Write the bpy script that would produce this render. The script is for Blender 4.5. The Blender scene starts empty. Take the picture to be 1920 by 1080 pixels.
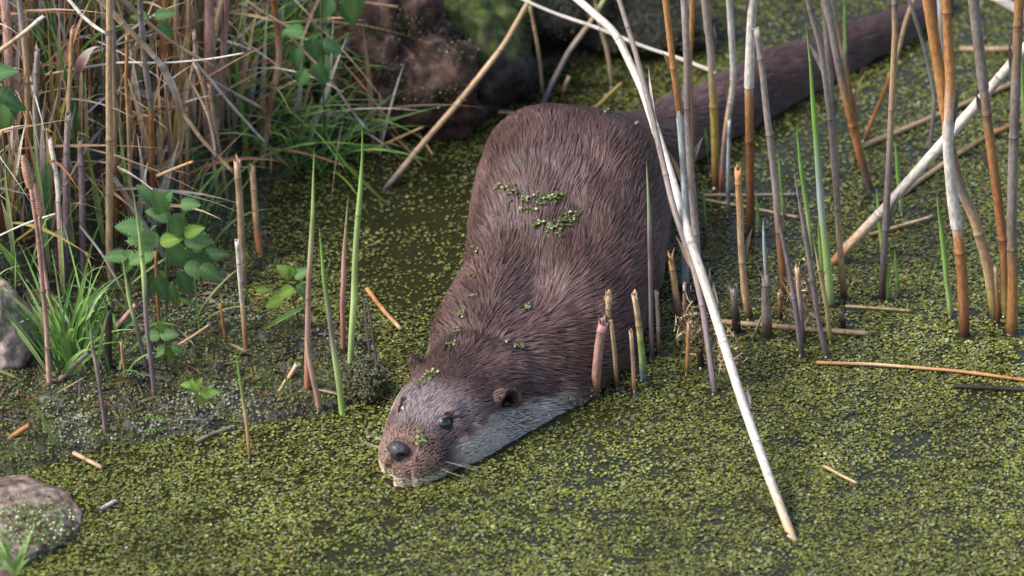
import bpy, math, random
import numpy as np
from mathutils import Vector, Matrix
from mathutils.kdtree import KDTree
from mathutils.bvhtree import BVHTree

R = math.radians
rng = np.random.default_rng(7)
random.seed(7)
SC = bpy.context.scene
COL = SC.collection

# ------------------------------------------------------------------ camera
PITCH, DIST, LENS = R(32), 6.0, 202.5
KPX = 1920 * LENS / 36
CAM = np.array([0.0, -DIST * math.cos(PITCH), DIST * math.sin(PITCH)])
FWD = np.array([0.0, math.cos(PITCH), -math.sin(PITCH)])
UPV = np.array([0.0, math.sin(PITCH), math.cos(PITCH)])
RGT = np.array([1.0, 0, 0])
cam_d = bpy.data.cameras.new('camera')
cam = bpy.data.objects.new('camera', cam_d)
COL.objects.link(cam)
cam.location = CAM
cam.rotation_euler = (R(90) - PITCH, 0, 0)
cam_d.lens = LENS
cam_d.sensor_width = 36
cam_d.clip_start = 0.1
cam_d.clip_end = 400
cam_d.dof.use_dof = True
cam_d.dof.focus_distance = 5.84
cam_d.dof.aperture_fstop = 4.6
SC.camera = cam

# ------------------------------------------------------------------ light
SUN_DIR = Vector((-0.68, -0.14, 0.71)).normalized()
SUN_EL = math.asin(SUN_DIR.z)
SUN_AZ = math.atan2(SUN_DIR.x, SUN_DIR.y)
w = bpy.data.worlds.new('World')
SC.world = w
w.use_nodes = True
nt = w.node_tree
nt.nodes.clear()
sky = nt.nodes.new('ShaderNodeTexSky')
sky.sky_type = 'NISHITA'
sky.sun_disc = False
sky.sun_elevation = SUN_EL
sky.sun_rotation = SUN_AZ
sky.air_density = 1.0
sky.dust_density = 3.0
sky.ozone_density = 1.0
bg = nt.nodes.new('ShaderNodeBackground')
bg.inputs['Strength'].default_value = 0.15
out = nt.nodes.new('ShaderNodeOutputWorld')
nt.links.new(sky.outputs[0], bg.inputs[0])
nt.links.new(bg.outputs[0], out.inputs[0])
sl = bpy.data.lights.new('sun', 'SUN')
sl.energy = 2.7
sl.angle = R(28)
sl.color = (1.0, 0.97, 0.93)
so = bpy.data.objects.new('sun', sl)
COL.objects.link(so)
so.rotation_euler = SUN_DIR.to_track_quat('Z', 'Y').to_euler()
so.location = (-1, 0, 2)
SC.view_settings.view_transform = 'Standard'
SC.view_settings.look = 'None'
SC.view_settings.exposure = 0.72
SC.view_settings.gamma = 1
SC.view_settings.use_curve_mapping = False
SC.cycles.max_bounces = 6
SC.cycles.diffuse_bounces = 2
SC.cycles.glossy_bounces = 3


# ------------------------------------------------------------------ pixel <-> place
def ray(px, py):
    d = FWD + RGT * (px - 960) / KPX + UPV * (540 - py) / KPX
    return d


def on_z(px, py, z=0.0):
    d = ray(px, py)
    t = (z - CAM[2]) / d[2]
    return CAM + d * t


def on_y(px, py, y):
    d = ray(px, py)
    t = (y - CAM[1]) / d[1]
    return CAM + d * t


def to_px(P):
    """world points (n,3) -> photo pixels"""
    V = P - CAM
    dep = V @ FWD
    return 960 + (V @ RGT) / dep * KPX, 540 - (V @ UPV) / dep * KPX


# ------------------------------------------------------------------ noise (numpy)
_tab = np.random.default_rng(3).random((64, 64, 64)).astype(np.float32)


def vnoise(x, y, z=0.0):
    x, y, z = np.broadcast_arrays(np.asarray(x, float), np.asarray(y, float), np.asarray(z, float))
    xi, yi, zi = np.floor(x).astype(int), np.floor(y).astype(int), np.floor(z).astype(int)
    fx, fy, fz = x - xi, y - yi, z - zi
    fx, fy, fz = fx * fx * (3 - 2 * fx), fy * fy * (3 - 2 * fy), fz * fz * (3 - 2 * fz)
    r = 0
    for a in (0, 1):
        for b in (0, 1):
            for c in (0, 1):
                wgt = (fx if a else 1 - fx) * (fy if b else 1 - fy) * (fz if c else 1 - fz)
                r = r + wgt * _tab[(xi + a) & 63, (yi + b) & 63, (zi + c) & 63]
    return r * 2 - 1


def fbm(x, y, z=0.0, o=4):
    r, a, f = 0, 1.0, 1.0
    for k in range(o):
        r = r + a * vnoise(np.asarray(x) * f + 11.3 * k, np.asarray(y) * f + 5.7 * k, np.asarray(z) * f)
        a *= 0.5
        f *= 2.03
    return r


def sstep(a, b, x):
    t = np.clip((np.asarray(x, float) - a) / (b - a), 0, 1)
    return t * t * (3 - 2 * t)


# ------------------------------------------------------------------ mesh helpers
def np_mesh(name, V, F, mat=None, cols=None, smooth=True, uv=None):
    """V (n,3); F (m,k) constant-size faces"""
    me = bpy.data.meshes.new(name)
    V = np.ascontiguousarray(V, dtype=np.float32)
    F = np.ascontiguousarray(F, dtype=np.int32)
    m, k = F.shape
    me.vertices.add(len(V))
    me.vertices.foreach_set('co', V.ravel())
    me.loops.add(m * k)
    me.loops.foreach_set('vertex_index', F.ravel())
    me.polygons.add(m)
    me.polygons.foreach_set('loop_start', np.arange(0, m * k, k, dtype=np.int32))
    me.polygons.foreach_set('loop_total', np.full(m, k, dtype=np.int32))
    me.polygons.foreach_set('use_smooth', np.full(m, smooth))
    if cols is not None:
        at = me.color_attributes.new('col', 'FLOAT_COLOR', 'POINT')
        c = np.ones((len(V), 4), np.float32)
        c[:, :3] = cols
        at.data.foreach_set('color', c.ravel())
    if uv is not None:
        ul = me.uv_layers.new(name='UVMap')
        ul.data.foreach_set('uv', np.ascontiguousarray(uv[F.ravel()], dtype=np.float32).ravel())
    me.update()
    if mat:
        me.materials.append(mat)
    return me


def link(name, me, parent=None):
    o = bpy.data.objects.new(name, me)
    COL.objects.link(o)
    if parent is not None:
        o.parent = parent
    return o


def tag(o, label=None, cat=None, group=None, kind=None):
    if label: o['label'] = label
    if cat: o['category'] = cat
    if group: o['group'] = group
    if kind: o['kind'] = kind
    return o


def empty(name, loc):
    o = bpy.data.objects.new(name, None)
    COL.objects.link(o)
    o.location = loc
    o.empty_display_size = 0.02
    return o


# ------------------------------------------------------------------ materials
def mat_new(name):
    m = bpy.data.materials.new(name)
    m.use_nodes = True
    n = m.node_tree
    b = n.nodes['Principled BSDF']
    return m, n, b


def N(n, t, **kw):
    x = n.nodes.new(t)
    for k, v in kw.items():
        if k in x.inputs:
            x.inputs[k].default_value = v
        else:
            setattr(x, k, v)
    return x


def mat_attr(name, rough=0.6, spec=0.4, noise_scale=(400, 400, 400), amount=0.35, bump=0.0, coords='Object',
             transl=0.0, contrast=(0.3, 0.7), coat=0.0, bump_dist=0.0005):
    """colour from the 'col' attribute, broken up by noise"""
    m, n, b = mat_new(name)
    a = N(n, 'ShaderNodeAttribute', attribute_name='col')
    tc = N(n, 'ShaderNodeTexCoord')
    mp = N(n, 'ShaderNodeMapping')
    mp.inputs['Scale'].default_value = noise_scale
    n.links.new(tc.outputs[coords], mp.inputs[0])
    no = N(n, 'ShaderNodeTexNoise')
    no.inputs['Scale'].default_value = 1.0
    no.inputs['Detail'].default_value = 4
    n.links.new(mp.outputs[0], no.inputs['Vector'])
    mr = N(n, 'ShaderNodeMapRange')
    mr.inputs[1].default_value, mr.inputs[2].default_value = contrast
    mr.inputs[3].default_value, mr.inputs[4].default_value = 1 - amount, 1 + amount
    n.links.new(no.outputs[0], mr.inputs[0])
    mx = N(n, 'ShaderNodeVectorMath', operation='SCALE')
    n.links.new(a.outputs['Color'], mx.inputs[0])
    n.links.new(mr.outputs[0], mx.inputs['Scale'])
    n.links.new(mx.outputs[0], b.inputs['Base Color'])
    b.inputs['Roughness'].default_value = rough
    b.inputs['Specular IOR Level'].default_value = spec
    b.inputs['Coat Weight'].default_value = coat
    if bump:
        bp = N(n, 'ShaderNodeBump')
        bp.inputs['Strength'].default_value = bump
        bp.inputs['Distance'].default_value = bump_dist
        n.links.new(no.outputs[0], bp.inputs['Height'])
        n.links.new(bp.outputs[0], b.inputs['Normal'])
    if transl:
        tr = N(n, 'ShaderNodeBsdfTranslucent')
        n.links.new(mx.outputs[0], tr.inputs[0])
        ms = N(n, 'ShaderNodeMixShader')
        ms.inputs[0].default_value = transl
        n.links.new(b.outputs[0], ms.inputs[1])
        n.links.new(tr.outputs[0], ms.inputs[2])
        n.links.new(ms.outputs[0], n.nodes['Material Output'].inputs[0])
    return m


M_STEM = mat_attr('dry_stem', rough=0.5, spec=0.35, noise_scale=(1.3, 75, 1), amount=0.30, bump=0.3, coords='UV', contrast=(0.32, 0.68))
M_SHOOT = mat_attr('green_shoot', rough=0.4, spec=0.45, noise_scale=(8, 60, 1), amount=0.15, coords='UV')
M_BLADE = mat_attr('blade', rough=0.5, spec=0.35, noise_scale=(150, 150, 150), amount=0.2, transl=0.25)
M_WEED = mat_attr('duckweed', rough=0.33, spec=0.6, noise_scale=(60, 60, 60), amount=0.25, transl=0.10)
M_LEAF = mat_attr('nettle_leaf', rough=0.5, spec=0.35, noise_scale=(350, 350, 350), amount=0.22, bump=0.6, transl=0.2, bump_dist=0.001)
M_FLAKE = mat_attr('litter', rough=0.6, spec=0.4, noise_scale=(200, 200, 200), amount=0.3)
M_ROCK = mat_attr('rock', rough=0.6, spec=0.3, noise_scale=(110, 110, 110), amount=0.6, bump=0.8, bump_dist=0.002)
M_MUD = mat_attr('mud', rough=0.55, spec=0.5, noise_scale=(180, 180, 180), amount=0.55, bump=1.0, bump_dist=0.003)

# water
M_WATER, n, b = mat_new('pond_water')
b.inputs['Base Color'].default_value = (0.024, 0.025, 0.009, 1)
b.inputs['Roughness'].default_value = 0.10
b.inputs['Specular IOR Level'].default_value = 0.5
tc = N(n, 'ShaderNodeTexCoord')
no = N(n, 'ShaderNodeTexNoise'); no.inputs['Scale'].default_value = 60; no.inputs['Detail'].default_value = 3
n.links.new(tc.outputs['Object'], no.inputs['Vector'])
bp = N(n, 'ShaderNodeBump'); bp.inputs['Strength'].default_value = 0.35; bp.inputs['Distance'].default_value = 0.002
n.links.new(no.outputs[0], bp.inputs['Height'])
n.links.new(bp.outputs[0], b.inputs['Normal'])

# ------------------------------------------------------------------ terrain
SHORE_PX = [(-400, 930), (0, 893), (160, 850), (300, 825), (420, 812), (560, 795), (640, 782), (705, 755), (712, 690),
            (690, 640), (610, 615), (500, 590), (470, 540), (520, 480), (500, 430), (530, 350), (600, 270), (690, 240),
            (790, 238), (890, 215), (950, 170), (1050, 130), (1180, 90), (1270, 30), (1300, -60), (1330, -200)]
SH = np.array([on_z(*p)[:2] for p in SHORE_PX])
# close the land polygon far to the left and behind
poly = list(map(tuple, SH)) + [(0.6, 1.6), (1.2, 3.0), (1.5, 7.0), (-6, 7.0), (-6, -1.6), (-2.5, -1.2)]
POLY = np.array(poly)
SHL = np.vstack([SH, [(0.6, 1.6), (1.2, 3.0), (1.5, 7.0)]])
SHL = np.vstack([[(-6, -1.6), (-2.5, -1.2)], SHL])


def land_d(x, y):
    """signed distance to the shoreline, positive on land"""
    x, y = np.asarray(x, float), np.asarray(y, float)
    d2 = np.full(np.broadcast(x, y).shape, 1e9)
    for (ax, ay), (bx, by) in zip(SHL[:-1], SHL[1:]):
        vx, vy = bx - ax, by - ay
        t = np.clip(((x - ax) * vx + (y - ay) * vy) / (vx * vx + vy * vy), 0, 1)
        d2 = np.minimum(d2, (x - ax - t * vx) ** 2 + (y - ay - t * vy) ** 2)
    inside = np.zeros(d2.shape, bool)
    for i in range(len(POLY)):
        (x1, y1), (x2, y2) = POLY[i], POLY[i - 1]
        c = ((y1 > y) != (y2 > y)) & (x < (x2 - x1) * (y - y1) / (y2 - y1 + 1e-12) + x1)
        inside ^= c
    return np.where(inside, 1, -1) * np.sqrt(d2)


def height(x, y):
    d = land_d(x, y) + 0.012 * fbm(np.asarray(x) * 22, np.asarray(y) * 22, 3.1, 3)
    flat = 0.15 * sstep(0.12, -0.02, y) + 0.02
    h = 0.007 * sstep(0, 0.015, d) + 0.03 * np.clip(d, 0, 1)
    h = h + (0.72 + 0.55 * sstep(.05, .3, y)) * np.clip(d - flat, 0, 2.6) ** 1.0 * sstep(0, 0.08, d - flat)
    h = h + np.where(d < 0, np.maximum(d * 0.7, -0.12), 0)
    h = h + (0.004 * fbm(np.asarray(x) * 60, np.asarray(y) * 60, 0, 3) + 0.012 * sstep(0.05, .3, d) * fbm(np.asarray(x) * 14, np.asarray(y) * 14, 9, 3)) * sstep(-0.01, 0.02, d)
    return h


def on_land(px, py):
    """where the pixel's ray meets the bank (or the water)"""
    d = ray(px, py)
    t0, t1 = 5.0, 8.5
    ts = np.linspace(t0, t1, 400)
    P = CAM + np.outer(ts, d)
    hh = np.maximum(height(P[:, 0], P[:, 1]), 0)
    k = np.argmax(P[:, 2] < hh)
    return P[k]


def axis(lo, a, bb, hi, fine, coarse):
    return np.concatenate([np.linspace(lo, a, coarse, endpoint=False), np.linspace(a, bb, fine, endpoint=False), np.linspace(bb, hi, coarse)])


xs = axis(-4.0, -0.8, 0.6, 4.0, 330, 30)
ys = axis(-2.0, -0.65, 1.2, 7.0, 400, 30)
X, Y = np.meshgrid(xs, ys)
Z = height(X, Y)
gx, gy = len(xs), len(ys)
V = np.stack([X.ravel(), Y.ravel(), Z.ravel()], 1)
idx = np.arange(gx * gy).reshape(gy, gx)
F = np.stack([idx[:-1, :-1].ravel(), idx[:-1, 1:].ravel(), idx[1:, 1:].ravel(), idx[1:, :-1].ravel()], 1)
nz = fbm(V[:, 0] * 25, V[:, 1] * 25, 2, 4)[:, None]
nz2 = fbm(V[:, 0] * 70, V[:, 1] * 70, 6, 3)[:, None]
c_mud = np.array([0.035, 0.026, 0.018])
c_moss = np.array([0.045, 0.055, 0.015])
c_grey = np.array([0.10, 0.11, 0.09])
cols = c_mud + (c_moss - c_mud) * sstep(-0.3, 0.5, nz) + (c_grey - c_moss) * sstep(0.2, 0.9, nz2) * 0.6 * (1 - sstep(.15, .4, land_d(V[:, 0], V[:, 1])))[:, None]
cols = cols * (1 - .35 * sstep(.2, .5, land_d(V[:, 0], V[:, 1])))[:, None]
ground = tag(link('ground', np_mesh('ground', V, F, M_MUD, cols)), kind='structure')

wv = np.array([(-60, -60, 0), (60, -60, 0), (60, 60, 0), (-60, 60, 0)], float)
water = tag(link('water', np_mesh('water', wv, np.array([[0, 1, 2, 3]]), M_WATER)), kind='structure')

# ------------------------------------------------------------------ otter body
H0 = np.array([-0.049, -0.250])
HA = np.array([-0.52, -0.854]); HA /= np.linalg.norm(HA)
HP = np.array([-HA[1], HA[0]])


def hd(u, w_=0.0):
    return tuple(H0 + HA * u + HP * w_)


#      x,y              hw    ztop   zbot   zc
SEC = [((.492, .600), .006, .022, .008, .015),
       ((.470, .572), .012, .026, -.002, .012),
       ((.430, .530), .019, .032, -.010, .012),
       ((.350, .462), .026, .040, -.016, .012),
       ((.270, .385), .033, .050, -.020, .012),
       ((.200, .310), .034, .056, -.024, .014),
       ((.142, .245), .045, .066, -.030, .02),
       ((.112, .208), .060, .086, -.034, .03),
       ((.090, .175), .079, .112, -.040, .04),
       ((.074, .140), .092, .135, -.050, .050),
       ((.065, .100), .099, .153, -.050, .056),
       ((.061, .050), .100, .155, -.050, .056),
       ((.055, .000), .100, .138, -.050, .048),
       ((.048, -.050), .098, .108, -.050, .040),
       ((.032, -.100), .096, .088, -.050, .026),
       ((.012, -.150), .091, .072, -.050, .012),
       (hd(-.085), .084, .066, -.05, .005),
       (hd(-.045), .074, .066, -.045, .003),
       (hd(0), .062, .067, -.04, .002),
       (hd(.030), .056, .066, -.035, .002),
       (hd(.052), .050, .0625, -.032, .002),
       (hd(.072), .0440, .0570, -.03, .002),
       (hd(.090, .002), .0365, .0500, -.026, .003),
       (hd(.105, .003), .0300, .0430, -.022, .004),
       (hd(.116, .0035), .0250, .0360, -.018, .006),
       (hd(.124, .003), .0185, .0290, -.014, .007),
       (hd(.1285, .002), .0110, .0200, -.008, .007),
       (hd(.1300), .0040, .0110, .001, .006)]
A = np.array([[s[0][0], s[0][1], s[1], s[2], s[3], s[4]] for s in SEC])
chord = np.concatenate([[0], np.cumsum(np.hypot(*np.diff(A[:, :2], axis=0).T))])
LTOT = chord[-1]


def catmull(tq):
    """Hermite interpolation through the sections (finite-difference tangents)"""
    m = np.zeros_like(A)
    h = np.diff(chord)[:, None]
    sl_ = np.diff(A, axis=0) / h
    m[1:-1] = (sl_[:-1] * h[1:] + sl_[1:] * h[:-1]) / (h[1:] + h[:-1])
    m[0], m[-1] = sl_[0], sl_[-1]
    k = np.clip(np.searchsorted(chord, tq, side='right') - 1, 0, len(A) - 2)
    t = ((tq - chord[k]) / (chord[k + 1] - chord[k]))[:, None]
    hk = (chord[k + 1] - chord[k])[:, None]
    return ((2 * t ** 3 - 3 * t ** 2 + 1) * A[k] + (t ** 3 - 2 * t ** 2 + t) * hk * m[k]
            + (-2 * t ** 3 + 3 * t ** 2) * A[k + 1] + (t ** 3 - t ** 2) * hk * m[k + 1])


s_ear = chord[[round(q[0][0], 6) == round(hd(0)[0], 6) for q in SEC].index(True)]
tq = np.concatenate([np.arange(0, s_ear - 0.03, 0.003), np.arange(s_ear - 0.03, LTOT, 0.0009), [LTOT]])
B = catmull(tq)
dB = np.gradient(B[:, :2], tq, axis=0)
T = dB / np.linalg.norm(dB, axis=1)[:, None]
Pl = np.stack([-T[:, 1], T[:, 0]], 1)
NPHI = 340
phi = np.linspace(0, 2 * math.pi, NPHI, endpoint=False)
c, s = np.cos(phi), np.sin(phi)
ex = 2 / 2.28
cw = np.sign(c) * np.abs(c) ** ex
sw = np.sign(s) * np.abs(s) ** ex
hw, zt, zb, zc = B[:, 2:3], B[:, 3:4], B[:, 4:5], B[:, 5:6]
Wd = hw * cw
Zd = np.where(sw > 0, zc + (zt - zc) * sw, zc + (zc - zb) * sw)
G = np.zeros((len(tq), NPHI, 3))
G[:, :, 0] = B[:, 0:1] + Pl[:, 0:1] * Wd
G[:, :, 1] = B[:, 1:2] + Pl[:, 1:2] * Wd
G[:, :, 2] = Zd


def grid_normals(G):
    di = np.gradient(G, axis=0)
    dj = np.roll(G, -1, 1) - np.roll(G, 1, 1)
    n_ = np.cross(dj, di)
    n_ /= np.linalg.norm(n_, axis=2, keepdims=True) + 1e-12
    return n_


NG = grid_normals(G)
cen = np.stack([B[:, 0], B[:, 1], B[:, 5]], 1)[:, None, :]
if np.mean(np.sum(NG * (G - cen), 2)) < 0:
    NSIGN = -1
else:
    NSIGN = 1
NG *= NSIGN
rel = G[:, :, :2] - H0
U = rel @ HA
Wl = rel @ HP
Zg = G[:, :, 2].copy()


def g3(u0, w0, z0, sg, su=1.0):
    r = 0
    for sgn in (1, -1):
        r = r + np.exp(-(((U - u0) / su) ** 2 + (Wl - sgn * w0) ** 2 + (Zg - z0) ** 2) / (2 * sg * sg))
    return r


def gxy(x0, y0, sx, sy):
    return np.exp(-(((G[:, :, 0] - x0) / sx) ** 2 + ((G[:, :, 1] - y0) / sy) ** 2) / 2) * sstep(-.02, .03, Zg)


D = 0.0
D = D + 0.014 * gxy(-.030, -.118, .028, .030) + 0.013 * gxy(.080, -.112, .032, .032)
D = D - 0.014 * gxy(.022, -.122, .017, .028)
D = D + 0.007 * gxy(-.072, -.120, .018, .022)
D = D - 0.0055 * np.exp(-((U + .062 + .10 * np.abs(Wl)) / .010) ** 2) * sstep(.01, .04, Zg)
D = D + 0.006 * gxy(.005, .07, .028, .05) + 0.006 * gxy(.125, .07, .028, .05) - 0.003 * gxy(.062, .02, .02, .09)
D = D + 0.004 * gxy(.004, -.185, .03, .02)
D = D + 0.0056 * g3(.063, .029, .055, .0070)           # brow
D = D - 0.0045 * g3(.075, .030, .047, .0066)           # socket
D = D + 0.0045 * g3(.103, .023, .014, .011, 1.3)       # whisker pad
D = D + 0.003 * g3(.045, .045, .020, .016)             # cheek
D = D - 0.0022 * g3(.088, .0, .052, .010)              # bridge dip
D = D + 0.0028 * fbm(G[:, :, 0] * 28, G[:, :, 1] * 28, G[:, :, 2] * 28, 3) * sstep(.06, -.02, U)
body_line = fbm(G[:, :, 0] * 75, G[:, :, 1] * 20, G[:, :, 2] * 40, 2)
D = D + 0.0008 * body_line * sstep(.02, -.1, U)
G = G + NG * D[:, :, None]

# ears grow out of the head surface itself
EARMASK = np.zeros(U.shape); EARRIM = np.zeros(U.shape)
for sgn in (1, -1):
    side = (Wl * sgn > 0.02) & (np.abs(U) < 0.04)
    du = U - 0.004
    dz = (Zg - 0.040) * 1.15
    r_ = np.hypot(du, dz)
    ang = np.arctan2(dz, -du)        # 0 = towards the tail, 90deg = up
    amask = sstep(R(-62), R(-20), ang) * sstep(R(172), R(120), ang)
    ridge = np.exp(-((r_ - 0.0105) / 0.0030) ** 2) * amask * side
    fill = np.exp(-(r_ / 0.0068) ** 4) * side
    dirv = np.array([HP[0] * sgn * .75 + HA[0] * .12, HP[1] * sgn * .75 + HA[1] * .12, 0.66])
    G = G + (ridge * 0.0135)[:, :, None] * dirv
    G = G - (fill * 0.005)[:, :, None] * np.array([HP[0] * sgn, HP[1] * sgn, 0.0])
    EARRIM = np.maximum(EARRIM, ridge)
    EARMASK = np.maximum(EARMASK, sstep(0.0092, 0.0060, r_) * side)
NG = grid_normals(G) * NSIGN

nr = len(tq)
idx = np.arange(nr * NPHI).reshape(nr, NPHI)
nx = np.roll(idx, -1, 1)
F = np.stack([idx[:-1].ravel(), nx[:-1].ravel(), nx[1:].ravel(), idx[1:].ravel()], 1)
if NSIGN < 0:
    F = F[:, ::-1]
Vb = G.reshape(-1, 3)


def fur_colour(P):
    u_ = (P[..., :2] - H0) @ HA
    z_ = P[..., 2]
    x_, y_ = P[..., 0], P[..., 1]
    br = np.array([0.088, 0.052, 0.045])
    br2 = np.array([0.142, 0.088, 0.082])
    pale = np.array([0.60, 0.53, 0.47])
    cream = np.array([0.62, 0.52, 0.36])
    nn = fbm(x_ * 22, y_ * 22, z_ * 22, 3)
    ccol = br + (br2 - br) * sstep(-.5, .6, nn)[..., None]
    # pale throat and cheek
    zl = 0.0300 - 0.10 * np.clip(u_ - .050, 0, 1) - 0.10 * np.clip(-u_ - 0.01, 0, 1)
    n5 = fbm(x_ * 130, y_ * 60, z_ * 130, 2)
    zl = zl + .006 * np.exp(-((u_ - .045) / .025) ** 2)
    k = sstep(0.007, -0.006, z_ - zl + 0.003 * nn + .006 * n5) * sstep(.092, .066, u_ + .006 * n5) * sstep(-.090, -.040, u_ + .010 * n5)
    ccol = ccol + (pale - ccol) * k[..., None] * 0.80
    # lighter crown of the face
    k2 = sstep(0.03, .06, u_) * sstep(0.115, .085, u_) * sstep(.035, .05, z_)
    ccol = ccol + (np.array([0.32, 0.26, 0.27]) - ccol) * k2[..., None] * 0.6
    # cream chin and lip
    k3 = sstep(0.0130, 0.0085, z_ + 0.001 * nn) * sstep(.085, .10, u_)
    ccol = ccol + (cream - ccol) * k3[..., None] * 0.9
    # warm muzzle
    k4 = sstep(.085, .112, u_) * sstep(0.010, 0.015, z_)
    ccol = ccol + (np.array([0.34, 0.215, 0.165]) - ccol) * k4[..., None] * 0.75
    return ccol


VC = fur_colour(G)
VC = VC * (1 - 0.92 * EARMASK[..., None]) * (0.42 + 1.0 * EARRIM[..., None])
for sgn in (1, -1):
    de = np.linalg.norm(G - np.array([*(H0 + HA * .0745 + HP * .027 * sgn), .049]), axis=2)
    VC = VC * (1 - .75 * sstep(.0135, .0095, de))[..., None]
M_SKIN = mat_attr('otter_skin', rough=0.75, spec=0.12, noise_scale=(600, 250, 400), amount=0.4, bump=0.5, bump_dist=0.001)
tipc = Vb[idx[-1]].mean(0) + np.array([HA[0], HA[1], 0]) * .0012
Vb = np.vstack([Vb, tipc]); tip_i = len(Vb) - 1
capf = np.stack([idx[-1], nx[-1], np.full(NPHI, tip_i), np.full(NPHI, tip_i)], 1)[:, :3]
capf = capf[::-1, ::-1] if NSIGN > 0 else capf
VCf = np.vstack([VC.reshape(-1, 3), VC[-1].mean(0)])
me = np_mesh('otter_body', Vb, F, M_SKIN, VCf)
bmc = __import__('bmesh').new(); bmc.from_mesh(me); bmc.verts.ensure_lookup_table()
for tri in capf:
    fc = bmc.faces.new([bmc.verts[int(q)] for q in tri]); fc.smooth = True
bmc.to_mesh(me); bmc.free()
otter = link('otter', me)
tag(otter, 'wet brown otter gliding forward into the duckweed, chin at the water, tail stretched behind it', 'otter')
BVH = BVHTree.FromPolygons([tuple(v) for v in Vb[:, :]], F.tolist())


def on_otter(px, py):
    d = Vector(ray(px, py)).normalized()
    h = BVH.ray_cast(Vector(CAM), d)
    return h[0], h[1]


def head_pt(u, w_, z):
    p = H0 + HA * u + HP * w_
    return np.array([p[0], p[1], z])


# --- fur: strands combed over the body surface
Pd_i = np.gradient(G, axis=0)
Pd_j = (np.roll(G, -1, 1) - np.roll(G, 1, 1)) / 2
ui, vj = U, Wl
tail = np.zeros_like(G)
tail[:, :, :2] = -T[:, None, :]
down = np.zeros_like(G); down[:, :, 2] = -1
lat = np.zeros_like(G); lat[:, :, :2] = Pl[:, None, :]
latw = (Wd / (hw + 1e-9))
sh = sstep(-.13, -.02, U) * 0  # placeholder for broadcasting
k_sh = np.exp(-((U + 0.10) / 0.07) ** 2)[..., None]
nzs = fbm(G[:, :, 0] * 16, G[:, :, 1] * 16, G[:, :, 2] * 16 + 4, 2)[..., None]
nzt = fbm(G[:, :, 0] * 90, G[:, :, 1] * 90, G[:, :, 2] * 90 + 4, 2)[..., None]
flow = tail + down * (0.18 + 0.30 * k_sh) + lat * (latw[..., None] * (0.25 + 0.75 * k_sh)) + lat * (nzs * 0.30 + nzt * 0.13)
flow -= NG * np.sum(flow * NG, 2, keepdims=True)
flow /= np.linalg.norm(flow, axis=2, keepdims=True) + 1e-9
FI = np.sum(flow * Pd_i, 2) / (np.sum(Pd_i ** 2, 2) + 1e-12)
FJ = np.sum(flow * Pd_j, 2) / (np.sum(Pd_j ** 2, 2) + 1e-12)
FJ = np.clip(FJ, -2500, 2500)
area = np.linalg.norm(np.cross(Pd_i, Pd_j), axis=2)
wgt = area * (G[:, :, 2] > -0.012) * (1 + 2.2 * sstep(-.03, .03, U)) * (1 - 0.93 * EARMASK) * (1 - .6 * EARRIM)
wgt *= 1 - (U > .112) * (np.abs(G[:, :, 2] - .030) < .0115) * (np.abs(Wl - .003) < .0125 * (1 - .45 * sstep(.032, .019, G[:, :, 2])))
for sgn in (1, -1):
    e = head_pt(.0725, .0265 * sgn, .0505)
    wgt *= np.linalg.norm(G - e, axis=2) > .0066
NH = 320000
cdf = np.cumsum(wgt.ravel()); cdf /= cdf[-1]
pick = np.searchsorted(cdf, rng.random(NH))
fi = (pick // NPHI) + rng.random(NH) - .5
fj = (pick % NPHI) + rng.random(NH) - .5


def bil(Ar, a, bj):
    a = np.clip(a, 0, nr - 1.001)
    i0 = a.astype(int); fa = (a - i0)
    j0 = np.floor(bj).astype(int); fb = bj - j0
    j1 = (j0 + 1) % NPHI; j0 = j0 % NPHI
    if Ar.ndim == 3:
        fa = fa[:, None]; fb = fb[:, None]
    return (Ar[i0, j0] * (1 - fa) * (1 - fb) + Ar[i0 + 1, j0] * fa * (1 - fb) + Ar[i0, j1] * (1 - fa) * fb + Ar[i0 + 1, j1] * fa * fb)


root = bil(G, fi, fj)
uu = (root[:, :2] - H0) @ HA
hl = 0.0215 - 0.0070 * sstep(-.16, -.06, uu) - 0.0075 * sstep(-.06, .03, uu) - 0.0035 * sstep(.07, .11, uu)
root_w = (root[:, :2] - H0) @ HP
ear_d = np.minimum(np.hypot(uu - .004, np.abs(root_w) - .060), 9)
hl = hl * (.55 + .45 * sstep(.012, .024, ear_d))
KP = 7
paths = np.zeros((NH, KP, 3)); nors = np.zeros((NH, KP, 3))
a_, b_ = fi.copy(), fj.copy()
for k in range(KP):
    paths[:, k] = bil(G, a_, b_)
    nn_ = bil(NG, a_, b_)
    nors[:, k] = nn_ / (np.linalg.norm(nn_, axis=1, keepdims=True) + 1e-9)
    st = hl / (KP - 1)
    a_ = a_ + bil(FI, a_, b_) * st
    b_ = b_ + bil(FJ, a_, b_) * st
ncl = NH // 10
kd = KDTree(ncl)
for i in range(ncl):
    kd.insert(root[i], i)
kd.balance()
cl = np.array([kd.find(root[i])[1] for i in range(NH)])
lift = (0.0002 + 0.0013 * rng.random(NH)) * (.35 + .65 * sstep(.30, .16, root[:, 1])) * (1 - .5 * sstep(-.05, .03, uu))
tt = np.linspace(0, 1, KP)[None, :, None]
wcl = (np.where(rng.random(NH) < .08, .45, .95))[:, None, None] * tt ** 0.6
own = paths + nors * (0.0007 + lift[:, None, None] * 0.5 * tt)
cen_p = paths[cl] + nors[cl] * (0.0009 + lift[cl][:, None, None] * np.sin(tt * 2.3))
hair = own * (1 - wcl) + cen_p * wcl + rng.normal(0, .00016, (NH, 1, 3)) * tt
hc = bpy.data.hair_curves.new('fur')
hc.add_curves([KP] * NH)
hc.position_data.foreach_set('vector', hair.astype(np.float32).ravel())
rad = hc.attributes.new('radius', 'FLOAT', 'POINT')
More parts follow.
